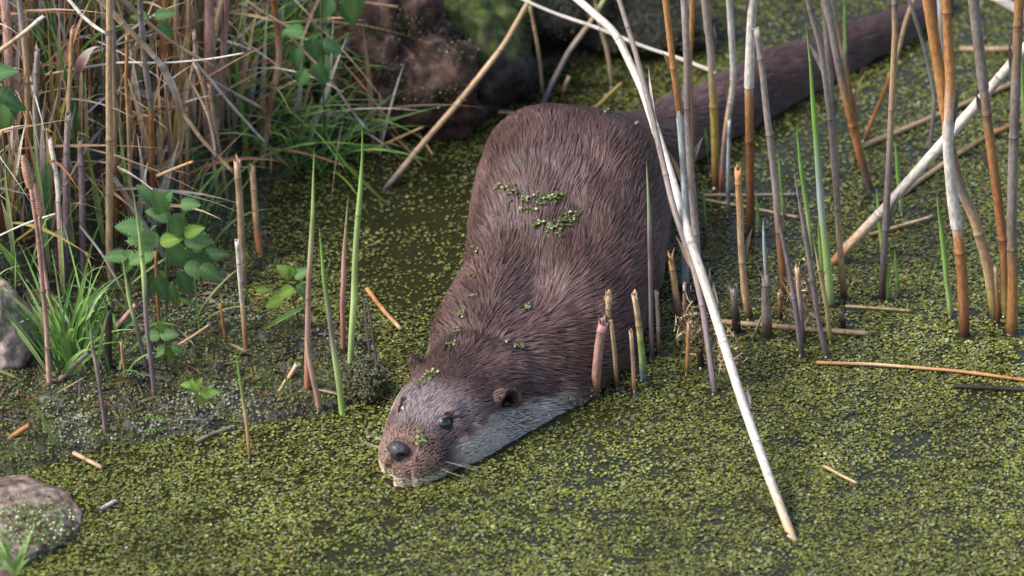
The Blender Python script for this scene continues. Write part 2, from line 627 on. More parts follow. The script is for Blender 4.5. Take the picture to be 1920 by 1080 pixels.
rb = 0.000155 - 0.00003 * sstep(-.03, .05, uu)
rr = rb[:, None] * np.array([1.0, 1.0, 1.0, .95, .85, .65, .3])[None]
rad.data.foreach_set('value', rr.astype(np.float32).ravel())
hcol = fur_colour(root)
hcol = hcol * (0.72 + 0.6 * rng.random(NH)[:, None]) * (0.75 + 0.5 * rng.random(NH)[cl][:, None])
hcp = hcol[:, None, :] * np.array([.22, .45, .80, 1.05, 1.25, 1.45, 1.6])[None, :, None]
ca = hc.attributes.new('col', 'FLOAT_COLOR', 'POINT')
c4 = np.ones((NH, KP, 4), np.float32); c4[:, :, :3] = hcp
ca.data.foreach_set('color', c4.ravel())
M_FUR, n, b = mat_new('wet_fur')
at = N(n, 'ShaderNodeAttribute', attribute_name='col')
n.links.new(at.outputs['Color'], b.inputs['Base Color'])
b.inputs['Roughness'].default_value = 0.38
b.inputs['Specular IOR Level'].default_value = 0.48
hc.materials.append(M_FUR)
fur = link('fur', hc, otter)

# --- eyes, nose, whiskers
M_EYE, n, b = mat_new('eye')
b.inputs['Base Color'].default_value = (0.006, 0.006, 0.008, 1)
b.inputs['Roughness'].default_value = 0.05
b.inputs['Coat Weight'].default_value = 1
M_LID = mat_attr('eyelid', rough=0.4, spec=0.4, noise_scale=(900, 900, 900), amount=0.2)
M_NOSE, n, b = mat_new('nose')
at = N(n, 'ShaderNodeAttribute', attribute_name='col')
n.links.new(at.outputs['Color'], b.inputs['Base Color'])
b.inputs['Roughness'].default_value = 0.32
b.inputs['Coat Weight'].default_value = 0.35
b.inputs['Coat Roughness'].default_value = 0.25
tc = N(n, 'ShaderNodeTexCoord'); vo = N(n, 'ShaderNodeTexVoronoi'); vo.inputs['Scale'].default_value = 800
bp = N(n, 'ShaderNodeBump'); bp.inputs['Strength'].default_value = 0.9; bp.inputs['Distance'].default_value = 0.0010
n.links.new(tc.outputs['Object'], vo.inputs['Vector']); n.links.new(vo.outputs[0], bp.inputs['Height']); n.links.new(bp.outputs[0], b.inputs['Normal'])


def sphere(nu=32, nv=20):
    th = np.linspace(0, math.pi, nv)[:, None]; ph = np.linspace(0, 2 * math.pi, nu, endpoint=False)[None]
    V_ = np.stack([np.sin(th) * np.cos(ph), np.sin(th) * np.sin(ph), np.cos(th) * np.ones_like(ph)], 2)
    id_ = np.arange(nu * nv).reshape(nv, nu)
    nx_ = np.roll(id_, -1, 1)
    F_ = np.stack([id_[:-1].ravel(), id_[1:].ravel(), nx_[1:].ravel(), nx_[:-1].ravel()], 1)
    return V_.reshape(-1, 3), F_


def torus(Rr, r, nu=36, nv=10, squash=1.0):
    a1 = np.linspace(0, 2 * math.pi, nu, endpoint=False)[:, None]; a2 = np.linspace(0, 2 * math.pi, nv, endpoint=False)[None]
    V_ = np.stack([(Rr + r * np.cos(a2)) * np.cos(a1), (Rr + r * np.cos(a2)) * np.sin(a1) * squash, r * np.sin(a2) + 0 * a1], 2).reshape(-1, 3)
    id_ = np.arange(nu * nv).reshape(nu, nv)
    ni = np.roll(id_, -1, 0); nj = np.roll(id_, -1, 1); nij = np.roll(ni, -1, 1)
    return V_, np.stack([id_.ravel(), ni.ravel(), nij.ravel(), nj.ravel()], 1)


AX = np.array([[HA[0], HA[1], 0], [HP[0], HP[1], 0], [0, 0, 1]])   # rows: forward, left, up
for sgn in (1, -1):
    ctr = head_pt(.0725, (.0224 if sgn > 0 else .0217) * sgn, .0448)
    V_, F_ = sphere()
    eye = link('eye', np_mesh('eye', V_ * 0.0083 + ctr, F_, M_EYE), otter)
    nrm = Vector(AX.T @ np.array([0.45, 0.72 * sgn, 0.42])).normalized()
    # lids: a shell over the ball with an almond opening
    Vs_, Fs_ = sphere(56, 44)
    n3 = np.array(nrm); f3 = np.array([HA[0], HA[1], -.12]); f3 -= n3 * (f3 @ n3); f3 /= np.linalg.norm(f3)
    v3 = np.cross(f3, n3); v3 *= np.sign(v3[2])
    a_n, a_f, a_v = Vs_ @ n3, Vs_ @ f3, Vs_ @ v3
    opened = ((a_f - .03 * np.sign(a_f)) / .80) ** 2 + ((a_v + .02) / (.70 + .10 * a_f)) ** 2
    push = 1.03 + .07 * np.exp(-((opened - 1.15) / .35) ** 2)
    okf = np.all((a_n[Fs_] > -.2) & ((opened[Fs_] > 1)), axis=1)
    Lc = np.array([[.17, .12, .12]]) * (1 - .6 * sstep(1.15, 1.7, opened))[:, None]
    link('eyelid', np_mesh('eyelid', Vs_ * push[:, None] * .0083 + ctr, Fs_[okf], M_LID, Lc), eye)

V_, F_ = sphere(48, 40)
x_, y_, z_ = V_[:, 0].copy(), V_[:, 1].copy(), V_[:, 2].copy()   # x forward, y left, z up
yw = 0.0128 * (1 - 0.42 * sstep(0.1, -1.0, z_))
V2 = np.stack([x_ * 0.0090, y_ * yw * 1.02, z_ * np.where(z_ > 0, 0.0095, 0.0132)], 1)
NC = np.tile(np.array([[.035, .030, .036]]), (len(V_), 1))
for sgn in (1, -1):   # nostrils
    dn = np.exp(-(((y_ - .62 * sgn) / .22) ** 2 + ((z_ + .12) / .26) ** 2)) * (x_ > 0)
    V2[:, 0] -= dn * 0.0085
    NC *= (1 - .9 * np.clip(dn * 1.3, 0, 1))[:, None]
    rim = np.exp(-(((y_ - .62 * sgn) / .42) ** 2 + ((z_ + .12) / .5) ** 2)) * (x_ > 0) - dn
    V2[:, 0] += np.clip(rim, 0, 1) * 0.0012
V2[:, 0] -= np.exp(-(y_ / .08) ** 2) * (z_ < 0.1) * (x_ > 0) * 0.0012
nose_c = head_pt(.1232, 0.001, .0340)
link('nose', np_mesh('nose', V2 * np.array([1, .9, .92]) @ AX + nose_c, F_, M_NOSE, NC), otter)

M_WHISK, n, b = mat_new('whisker')
b.inputs['Base Color'].default_value = (0.65, 0.6, 0.5, 1)


def tube(pts, rad_, nseg=6, capped=True):
    pts = np.asarray(pts, float); k = len(pts)
    tg = np.gradient(pts, axis=0); tg /= np.linalg.norm(tg, axis=1, keepdims=True) + 1e-12
    ref = np.array([0.31, -0.95, 0.05])
    e1 = np.cross(tg, ref); e1 /= np.linalg.norm(e1, axis=1, keepdims=True) + 1e-12
    e2 = np.cross(tg, e1)
    a = np.linspace(0, 2 * math.pi, nseg, endpoint=False)
    V_ = pts[:, None] + (e1[:, None] * np.cos(a)[None, :, None] + e2[:, None] * np.sin(a)[None, :, None]) * np.asarray(rad_)[:, None, None]
    id_ = np.arange(k * nseg).reshape(k, nseg)
    nx_ = np.roll(id_, -1, 1)
    F_ = np.stack([id_[:-1].ravel(), nx_[:-1].ravel(), nx_[1:].ravel(), id_[1:].ravel()], 1)
    return V_.reshape(-1, 3), F_


for sgn in (1, -1):
    for k in range(5):
        u0 = .088 + .004 * k + rng.normal(0, .001)
        z0 = .010 + .004 * (k % 3)
        st_ = head_pt(u0, sgn * (.034 - .0012 * k), z0)
        L = .030 + .02 * rng.random()
        dv = AX.T @ np.array([-0.25 + .08 * k, sgn * 1.0, -0.05 + .08 * rng.normal()])
        dv /= np.linalg.norm(dv)
        t_ = np.linspace(0, 1, 7)[:, None]
        P_ = st_ + dv * L * t_ + np.array([0, 0, -0.010]) * t_ ** 2 - np.append(HA, 0) * 0.014 * t_ ** 2
        V_, F_ = tube(P_, 0.00020 * (1 - 0.8 * t_[:, 0]), 5)
        link('whisker', np_mesh('whisker', V_, F_, M_WHISK), otter)

# ------------------------------------------------------------------ stems
PAL = {
    'O': (0.42, 0.20, 0.075), 'G': (0.27, 0.22, 0.19), 'W': (0.57, 0.52, 0.45), 'T': (0.46, 0.31, 0.18),
    'B': (0.055, 0.024, 0.014), 'V': (0.20, 0.15, 0.155), 'N': (0.20, 0.36, 0.08), 'L': (0.36, 0.47, 0.17),
    'P': (0.42, 0.24, 0.20), 'D': (0.035, 0.025, 0.02), 'K': (0.33, 0.25, 0.07), 'C': (0.36, 0.40, 0.40),
    'R': (0.28, 0.12, 0.05), 'S': (0.07, 0.17, 0.055)}
BASES = []   # (x, y, r) where stems pierce the water


def path3(px_pts, ybase, lean, dens=10):
    """photo-pixel polyline -> 3-D points on a plane through ybase leaning by `lean` metres"""
    p = np.array(px_pts, float)
    cl_ = np.concatenate([[0], np.cumsum(np.hypot(*np.diff(p, axis=0).T))])
    fr = cl_ / cl_[-1]
    return np.array([on_y(q[0], q[1], ybase + lean * f) for q, f in zip(p, fr)]), fr


def resample(P, fr, cols, n_):
    t = np.linspace(0, 1, n_)
    # smooth with Catmull-like cubic: linear + light smoothing
    Q = np.stack([np.interp(t, fr, P[:, k]) for k in range(3)], 1)
    C = np.stack([np.interp(t, fr, cols[:, k]) for k in range(3)], 1)
    for _ in range(2):
        Q[1:-1] = Q[1:-1] * .5 + (Q[:-2] + Q[2:]) * .25
    return Q, C, t


def blade_geo(P, w0, C, twist=0.6, fold=0.25, tip=True, basef=.45):
    """a folded ribbon along P"""
    n_ = len(P)
    tg = np.gradient(P, axis=0); tg /= np.linalg.norm(tg, axis=1, keepdims=True) + 1e-12
    view = CAM - P.mean(0); view = view / np.linalg.norm(view)
    vv = view + np.array([0.0, 0.0, 0.0])
    sd = np.cross(tg, vv); sd /= np.linalg.norm(sd, axis=1, keepdims=True) + 1e-9
    nn2 = np.cross(sd, tg)
    t = np.linspace(0, 1, n_)
    an = twist * (t - .3) * 2
    s2 = sd * np.cos(an)[:, None] + nn2 * np.sin(an)[:, None]
    n2 = np.cross(s2, tg)
    wv_ = w0 * (basef + (1 - basef) * np.minimum(1, t * 4)) * (np.clip((1 - t) * 2.2, 0.03, 1) if tip else 1)
    wv_ = np.asarray(wv_)[:, None]
    V_ = np.stack([P - s2 * wv_, P - n2 * wv_ * fold, P + s2 * wv_], 1).reshape(-1, 3)
    id_ = np.arange(n_ * 3).reshape(n_, 3)
    F_ = np.vstack([np.stack([id_[:-1, k], id_[:-1, k + 1], id_[1:, k + 1], id_[1:, k]], 1) for k in (0, 1)])
    Cc = np.repeat(C, 3, 0)
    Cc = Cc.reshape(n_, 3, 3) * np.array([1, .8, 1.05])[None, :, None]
    return V_, F_, Cc.reshape(-1, 3)


def ribbon_frays(tip, dirv, r, cbase, n_=6, L=0.018, spread=.16):
    Vs, Fs, Cs = [], [], []
    k0 = 0
    for i in range(n_):
        d = dirv + rng.normal(0, spread, 3)
        d /= np.linalg.norm(d)
        sd = np.cross(d, rng.normal(0, 1, 3)); sd /= np.linalg.norm(sd)
        o = tip - dirv * r * 2 + rng.normal(0, r * .5, 3)
        l_ = L * (.4 + rng.random())
        w_ = r * (.25 + .4 * rng.random())
        b2 = o + d * l_ * .5
        e = o + d * l_ + rng.normal(0, l_ * .15, 3)
        Vs += [o - sd * w_, o + sd * w_, b2 + sd * w_ * .8, b2 - sd * w_ * .8, e + sd * w_ * .15, e - sd * w_ * .15]
        Fs += [(k0, k0 + 1, k0 + 2, k0 + 3), (k0 + 3, k0 + 2, k0 + 4, k0 + 5)]
        Cs += [np.array(cbase) * (.7 + .6 * rng.random())] * 6
        k0 += 6
    return np.array(Vs), np.array(Fs), np.array(Cs)


def stem(name, label, cat, pts, colours, wpx, ybase=None, lean=0.0, base='w', taper=0.85, nodes=3, fray=0, sheath=None,
         point=False, rootlen=.02, group=None, mat=None, wet=True, flatlay=False, seglen=0.008):
    """pts run from the BASE to the TIP in photo pixels; base 'w' = in the water, 'l' = on the bank, 'f' = free"""
    if base == 'w':
        p0 = on_z(*pts[0]); yb = p0[1] if ybase is None else ybase
    elif base == 'l':
        p0 = on_land(*pts[0]); yb = p0[1] if ybase is None else ybase
    else:
        yb = ybase
    if flatlay:      # lying on the water
        z0 = 0.004
        P = np.array([on_z(q[0], q[1], z0 + lean * i / (len(pts) - 1)) for i, q in enumerate(pts)])
        p_ = np.array(pts, float)
        cl_ = np.concatenate([[0], np.cumsum(np.hypot(*np.diff(p_, axis=0).T))]); fr = cl_ / cl_[-1]
    else:
        P, fr = path3(pts, yb, lean)
    L = np.sum(np.linalg.norm(np.diff(P, axis=0), axis=1))
    cc = np.array([PAL[q] for q in colours])
    cfr = fr if len(cc) == len(fr) else np.linspace(0, 1, len(cc))
    n_ = int(max(10, min(90, L / seglen)))
    t = np.linspace(0, 1, n_)
    Q = np.stack([np.interp(t, fr, P[:, k]) for k in range(3)], 1)
    for _ in range(2):
        Q[1:-1] = Q[1:-1] * .5 + (Q[:-2] + Q[2:]) * .25
    C = np.stack([np.interp(t, cfr, cc[:, k]) for k in range(3)], 1)
    depth = np.linalg.norm(Q.mean(0) - CAM)
    r0 = wpx / 2 * depth / KPX
    rr_ = r0 * (1 - (1 - taper) * t)
    wob = np.interp(t, np.linspace(0, 1, 8), rng.normal(0, 1, 8))
    rr_ = rr_ * (1 + .05 * wob)
    Q = Q + np.stack([wob * r0 * .10, np.zeros(n_), np.zeros(n_)], 1)
    C = C * (1 + .16 * np.interp(t, np.linspace(0, 1, 14), rng.normal(0, 1, 14)))[:, None]
    nseg = 10 if wpx > 9 else 7
    if point:
        rr_ = rr_ * np.clip((1 - t) / 0.35, 0.02, 1) ** .8
    if base == 'w' and not flatlay:      # carry on below the water
        dirb = Q[0] - Q[1]; dirb = dirb / np.linalg.norm(dirb)
        if dirb[2] > -0.3: dirb = np.array([dirb[0], dirb[1], -0.3]); dirb /= np.linalg.norm(dirb)
        ext = Q[0] + dirb * 0.03
        Q = np.vstack([ext, Q]); rr_ = np.append(rr_[0], rr_); C = np.vstack([C[0] * .5, C]); t = np.append(-0.03 / max(L, .03), t)
        BASES.append((Q[1][0], Q[1][1], r0))
        if wet:
            dz_ = np.clip(Q[:, 2] / 0.020, 0, 1)[:, None]
            C = C * (0.35 + 0.65 * dz_)
    elif base == 'l':
        dirb = Q[0] - Q[1]; dirb = dirb / np.linalg.norm(dirb)
        Q = np.vstack([Q[0] + dirb * rootlen, Q]); rr_ = np.append(rr_[0], rr_); C = np.vstack([C[0] * .5, C]); t = np.append(-rootlen / max(L, .02), t)
    # nodes of the culm: a narrow swelling with a dark line
    if nodes:
        seg = Q[1:] - Q[:-1]
        for k in range(nodes):
            tn = (k + .6 + .25 * rng.random()) / nodes
            if tn > .97: continue
            i = int(np.searchsorted(t, tn))
            if i < 2 or i > len(t) - 2: continue
            pn = Q[i]; dn = (Q[i + 1] - Q[i - 1]); dn /= np.linalg.norm(dn)
            a0, a1, a2, a3, a4 = pn - dn * .0022, pn - dn * .0008, pn, pn + dn * .0008, pn + dn * .0022
            rn, cn = rr_[i], C[i]
            Q = np.vstack([Q[:i], [a0, a1, a2, a3, a4], Q[i + 1:]])
            rr_ = np.concatenate([rr_[:i], [rn, rn * 1.13, rn * 1.03, rn * 1.13, rn], rr_[i + 1:]])
            C = np.vstack([C[:i], [cn, cn * .8, cn * .25, cn * .9, cn], C[i + 1:]])
            t = np.concatenate([t[:i], [tn - .002, tn - .001, tn, tn + .001, tn + .002], t[i + 1:]])
    V_, F_ = tube(Q, rr_, nseg)
    kq = len(Q)
    # end cap ring drawn inwards, with a broken edge
    if not point:
        topr = V_[-nseg:] + (Q[-1] - Q[-2]) / (np.linalg.norm(Q[-1] - Q[-2]) + 1e-9) * (rng.random((nseg, 1)) ** 2 * r0 * (1.5 if fray else .8))
        V_[-nseg:] = topr
        inner = Q[-1] + (V_[-nseg:] - Q[-1]) * .55 - (Q[-1] - Q[-2]) * .3
        V_ = np.vstack([V_, inner])
        a = np.arange(nseg) + (kq - 1) * nseg; b2 = a + nseg
        F_ = np.vstack([F_, np.stack([a, np.roll(a, -1), np.roll(b2, -1), b2], 1)])
        kq += 1
        C = np.vstack([C, C[-1] * .25]); t = np.append(t, 1.0)
    C = np.repeat(C, nseg, 0)
    if not point:
        # a darker weathered streak on one side
        ph = np.tile(np.arange(nseg) / nseg * 2 * math.pi, kq)
        C = C * (1 + .12 * np.sin(ph + rng.random() * 6))[:, None]
    uvv = np.stack([np.repeat(t * L * 100 + rng.random() * 50, nseg), np.tile(np.linspace(0, .12, nseg), kq) + rng.random()], 1)
    o = link(name, np_mesh(name, V_, F_, mat or M_STEM, np.clip(C, 0.004, .9), uv=uvv))
    tag(o, label, cat, group)
    if sheath:
        for (f0, f1, scol) in ([sheath] if not isinstance(sheath, list) else sheath):
            tq_ = np.linspace(f0, f1, 14)
            tt_ = t[:len(Q)]
            S_ = np.stack([np.interp(tq_, tt_, Q[:, k]) for k in range(3)], 1)
            sr = np.interp(tq_, tt_, rr_) * 1.16
            Vs, Fs = tube(S_, sr, 10)
            Cs = np.repeat(np.array(PAL[scol])[None] * (.85 + .3 * rng.random((14, 1))), 10, 0)
            edge = Vs[-10:] + (S_[-1] - S_[-2]) * (rng.random((10, 1)) * 1.2)
            Vs[-10:] = edge
            uvs = np.stack([np.repeat(tq_ * L * 100, 10), np.tile(np.linspace(0, .12, 10), 14)], 1)
            link('sheath', np_mesh('sheath', Vs, Fs, M_STEM, Cs, uv=uvs), o)
    if cat == 'reed' and base == 'w' and wpx >= 11 and L > .12 and not flatlay:
        for q_ in range(1 + int(rng.random() < .4)):
            i0 = int(len(Q) * rng.uniform(.15, .7)); i1 = min(i0 + 3, len(Q) - 1)
            dv = Q[i1] - Q[i0]; dv /= np.linalg.norm(dv)
            sd = rng.choice([-1, 1]) * rng.uniform(.08, .35)
            tl = np.linspace(0, 1, 8)[:, None]
            Lr = rng.uniform(.02, .06)
            Pr = Q[i0] + dv * Lr * tl + np.array([sd, rng.uniform(-.2, .05), 0]) * Lr * tl ** 1.6 + np.array([np.sign(sd), 0, 0]) * rr_[i0] * .9
            cr = np.array(PAL['TWGG'[rng.integers(4)]]) * rng.uniform(.7, 1.1)
            Vr, Fr, Cr = blade_geo(Pr, r0 * rng.uniform(.35, .7), np.repeat(cr[None], 8, 0), rng.uniform(-.6, .6))
            link('peeling_sheath', np_mesh('peeling_sheath', Vr, Fr, M_BLADE, Cr), o)
    if fray:
        dv = (Q[-1] - Q[-3]) / np.linalg.norm(Q[-1] - Q[-3])
        Vf, Ff, Cf = ribbon_frays(Q[-1], dv, r0, C[-nseg * 3], fray, L=r0 * 3.2)
        link('frayed_tip', np_mesh('frayed_tip', Vf, Ff, M_FLAKE, Cf, smooth=False), o)
    return o


def up(pts, extra=230):
    """carry a stem that leaves the top of the picture on along its own line"""
    (x0, y0), (x1, y1) = pts[-2], pts[-1]
    d = np.array([x1 - x0, y1 - y0], float); d /= np.linalg.norm(d)
    return pts + [(x1 + d[0] * extra, y1 + d[1] * extra)]


RS, RC = 'reed', 'reed'
# --- the long pale broken reed crossing the picture
stem(RS, 'long pale whitish reed leaning right down across the scene to the open duckweed', RC,
     up([(1484, 1003), (1440, 890), (1390, 750), (1330, 560), (1290, 440), (1235, 260), (1205, 165), (1155, 60), (1080, -5)], 150), 'TWWWWWWWWW', 17, lean=.72, nodes=6, taper=1.0, wet=False)
stem(RS, 'thin grey purple reed running close along the long pale leaning reed', RC,
     up([(1340, 738), (1318, 580), (1300, 500), (1262, 390), (1225, 230), (1190, 90), (1162, 0)]), 'VVGGGGGG', 12, lean=.30, nodes=4)
stem(RS, 'bright orange reed with pale blue base, right of the long pale leaning reed', RC,
     up([(1283, 545), (1286, 440), (1285, 335), (1275, 220), (1262, 120), (1250, 20)]), 'BCCOOOO', 14, nodes=3, sheath=(.02, .42, 'C'))
stem(RS, 'speckled grey reed directly right of the bright orange reed', RC,
     up([(1312, 570), (1306, 460), (1295, 330), (1290, 200), (1287, 100), (1282, 0)]), 'BGGGGGG', 15, nodes=4)
stem(RS, 'thin orange reed tucked behind the speckled grey reed', RC, up([(1297, 380), (1296, 200), (1294, 110), (1298, 0)]), 'ROOOO', 11, nodes=2)
stem(RS, 'grey topped reed with an ochre lower half in front of the otter tail root', RC,
     up([(1343, 352), (1341, 280), (1338, 200), (1333, 100), (1323, 0)]), 'RKKGGG', 16, nodes=3, sheath=(.5, .98, 'G'))
stem(RS, 'crooked reed, orange above and white in the middle, over the tail', RC,
     up([(1353, 360), (1357, 290), (1363, 230), (1373, 170), (1376, 130), (1367, 0)]), 'RVTWOOO', 12, nodes=3, sheath=(.36, .62, 'W'))
stem(RS, 'slim pale grey stalk low behind the crooked white and orange reed', RC, [(1366, 405), (1365, 320), (1368, 225)], 'GCC', 8, nodes=1)
stem(RS, 'thick reed, whitish above its node and orange brown below, over the tail', RC,
     up([(1407, 447), (1407, 330), (1404, 190), (1403, 170), (1408, 60), (1412, 0)]), 'BROTWWW', 17, nodes=3, sheath=(.42, .99, 'W'))
stem(RS, 'mottled grey reed with a jagged broken top at mid tail', RC,
     [(1473, 565), (1466, 500), (1455, 360), (1440, 230), (1428, 120), (1419, 58)], 'BRGGGG', 15, nodes=3, fray=5)
stem(RS, 'grey reed left of the leaning bundle, straight down to the dark water', RC,
     up([(1582, 562), (1577, 490), (1568, 350), (1556, 210), (1540, 90), (1515, 0)]), 'BTGGGGG', 13, nodes=4)
stem(RS, 'thick grey reed turning orange and purple as it leans right to its base', RC,
     up([(1634, 358), (1612, 290), (1590, 200), (1572, 120), (1558, 40), (1548, 0)]), 'VROGGGG', 17, nodes=3, sheath=(.55, .98, 'G'))
stem(RS, 'upright weathered grey reed in the middle of the leaning bundle', RC,
     up([(1566, 330), (1562, 230), (1556, 120), (1546, 0)]), 'TGGGG', 16, nodes=3)
stem(RS, 'rusty orange reed below a dark node at the right of the bundle', RC,
     up([(1613, 280), (1600, 210), (1582, 112), (1568, 40), (1560, 0)]), 'RROTGG', 13, nodes=2)
stem(RS, 'tan reed with dark brown foot standing over the diagonal white stick', RC,
     up([(1652, 563), (1657, 470), (1667, 300), (1674, 160), (1678, 60), (1677, 0)]), 'BVGTTGG', 13, nodes=4)
stem(RS, 'thin bent reed, cream above and rust below, crossing the tan reed', RC,
     up([(1620, 265), (1645, 205), (1662, 165), (1685, 95), (1697, 40), (1712, 0)]), 'RRRTTTT', 9, nodes=2)
stem(RS, 'slender grey stalk bending right then left behind the tall orange reed', RC,
     up([(1743, 300), (1748, 230), (1753, 180), (1735, 95), (1705, 0)]), 'VVGGGG', 8, nodes=2)
stem(RS, 'wide orange and buff reed leaning right, split along its side', RC,
     up([(1866, 592), (1852, 500), (1828, 410), (1800, 350), (1780, 270), (1762, 140), (1740, 0)]), 'KTTGOOOO', 21, nodes=4, sheath=(.48, .98, 'O'))
stem(RS, 'reed with a white middle and red brown foot at right', RC,
     up([(1807, 632), (1803, 540), (1796, 450), (1786, 380), (1778, 280), (1780, 150), (1773, 0)]), 'BROWWOOO', 20, nodes=4, sheath=(.24, .46, 'W'))
stem(RS, 'white striped reed behind the orange tops at right', RC, up([(1775, 290), (1770, 150), (1762, 0)]), 'GWWW', 12, nodes=2)
stem(RS, 'dull grey reed that turns brown below its lowest node, near the right edge', RC,
     up([(1886, 592), (1884, 480), (1868, 350), (1856, 260), (1843, 160), (1832, 60), (1825, 0)]), 'KRROGGGG', 20, nodes=4, sheath=(.52, .99, 'G'))
stem(RS, 'rightmost mottled reed with an orange foot', RC,
     up([(1895, 625), (1900, 520), (1897, 420), (1900, 300), (1905, 160), (1911, 0)]), 'OOGGGOO', 21, nodes=4)
stem(RS, 'thin rust coloured stub wedged between the two rightmost reeds', RC, [(1872, 610), (1871, 560), (1866, 500)], 'BRT', 9, nodes=0)
stem('fallen_stick', 'thick white reed lying diagonally, its lower end in the water at mid right', 'stick',
     [(1563, 493), (1600, 452), (1665, 385), (1760, 275), (1840, 185), (1930, 80), (2020, -20)], 'RTWWWWW', 20, lean=-.02, nodes=4, taper=.9, wet=False)
stem('fallen_stick', 'white reed end poking in at the top right corner', 'stick', [(2100, 90), (1960, 45), (1915, 22), (1862, -8)], 'GWWW', 22, base='f', ybase=.25, lean=0.03, nodes=1)
stem('green_shoot', 'thin green shoot crossing the white reed end in the corner', 'shoot', up([(1921, 260), (1915, 90), (1912, 20), (1908, -5)], 60), 'LNNNN', 7, mat=M_SHOOT, point=True, nodes=0)
# --- stubs and short stems
stem(RS, 'sawn tan stub standing alone behind the dark stubs', RC, [(1404, 598), (1396, 545), (1389, 440), (1383, 318)], 'BTTO', 15, nodes=2, fray=4)
stem(RS, 'stout dark stub with a thin silver splinter on top', RC, [(1438, 633), (1437, 585), (1436, 522)], 'BGG', 19, nodes=1, fray=4)
stem(RS, 'silver splinter rising from the stout dark stub', RC, [(1437, 530), (1433, 470), (1431, 408)], 'GCC', 7, nodes=0, base='f', ybase=on_z(1438, 633)[1], point=True)
stem(RS, 'short dark rotten stub left of the stout stub', RC, [(1381, 626), (1379, 590), (1376, 542)], 'DDG', 17, nodes=0, fray=5)
stem(RS, 'bare purple grey stalk leaning left out of the husk debris', RC, [(1503, 667), (1492, 580), (1480, 500), (1466, 435), (1450, 375)], 'VVVVG', 11, nodes=2, point=True)
stem(RS, 'purple stalk with a green sheath, leaning left before the green shoots', RC, [(1549, 668), (1534, 590), (1516, 480), (1503, 400), (1488, 318)], 'VVGVG', 12, nodes=2, point=True)
stem(RS, 'straw coloured stalk hugging the purple stalk on its right', RC, [(1557, 642), (1550, 575), (1536, 500), (1524, 440)], 'KTTG', 9, nodes=1, point=True)
stem(RS, 'light brown stub with rough bark near the otter flank', RC, [(1271, 602), (1265, 540), (1257, 478)], 'BTO', 13, nodes=1, fray=4)
stem('green_shoot', 'slender shoot, green above and purple below, against the otter flank', 'shoot', [(1222, 668), (1221, 560), (1218, 440), (1215, 350), (1211, 302)], 'VVVLT', 10, nodes=0, mat=M_SHOOT, point=True)
stem(RS, 'thin grey stub beside the slender purple shoot', RC, [(1236, 667), (1234, 610), (1230, 546)], 'BGG', 9, nodes=0, fray=3)
stem(RS, 'tan topped stub with a blue green foot right of the otter shoulder', RC, [(1207, 712), (1203, 660), (1197, 600), (1189, 552)], 'CNTT', 13, nodes=1, fray=3)
stem(RS, 'short thin tan stub left of the blue green footed stub', RC, [(1190, 735), (1187, 680), (1183, 622)], 'OPT', 9, nodes=0, fray=2)
stem(RS, 'stout pinkish tan stub with a peeling shred at the otter shoulder', RC, [(1114, 742), (1121, 675), (1130, 606)], 'RPP', 19, nodes=1, fray=7, taper=.95)
stem(RS, 'tall split stub, tan, behind the stout pinkish stub', RC, [(1148, 690), (1144, 630), (1140, 552)], 'RTT', 13, nodes=1, fray=4)
stem(RS, 'narrow cream splint leaning on the tall split stub', RC, [(1158, 728), (1153, 670), (1146, 602)], 'BTT', 9, nodes=0, fray=2)
stem(RS, 'red brown stub with light flakes under the pale leaning reed', RC, [(1284, 645), (1285, 590), (1284, 535)], 'BRG', 9, nodes=1, fray=3)
stem(RS, 'orange stalk carrying a ragged husk below the pale leaning reed', RC, [(1288, 702), (1290, 650), (1292, 606)], 'OOT', 9, nodes=0, fray=8)
stem(RS, 'bent reddish stalk just right of the pale reed', RC, [(1345, 640), (1340, 590), (1337, 540), (1341, 530)], 'BRRG', 6, nodes=0, point=True)
stem(RS, 'brown stalk among the husk debris at mid right', RC, [(1507, 645), (1500, 570), (1494, 500)], 'DGT', 11, nodes=0, fray=8)
stem(RS, 'left grey splinter beside the pale leaning reed', RC, [(1326, 552), (1323, 525), (1319, 498)], 'RGG', 6, nodes=0, point=True)
stem(RS, 'right grey splinter beside the pale leaning reed', RC, [(1334, 552), (1332, 528), (1330, 503)], 'RGW', 6, nodes=0, point=True)
stem(RS, 'short dark foot stub under the pale leaning reed', RC, [(1316, 690), (1314, 672), (1313, 655)], 'DDB', 13, nodes=0, fray=4)
stem(RS, 'dark broken stub before the green shoots', RC, [(1583, 618), (1580, 600), (1578, 582)], 'DDG', 11, nodes=0, fray=4)
stem(RS, 'tiny tan stub in the open duckweed right of the stout dark stub', RC, [(1462, 600), (1463, 575), (1461, 548)], 'BRT', 9, nodes=0, fray=4)
stem(RS, 'leaning brown splinter between the two dark stubs', RC, [(1412, 640), (1420, 612), (1432, 585)], 'BGT', 6, nodes=0, point=True)
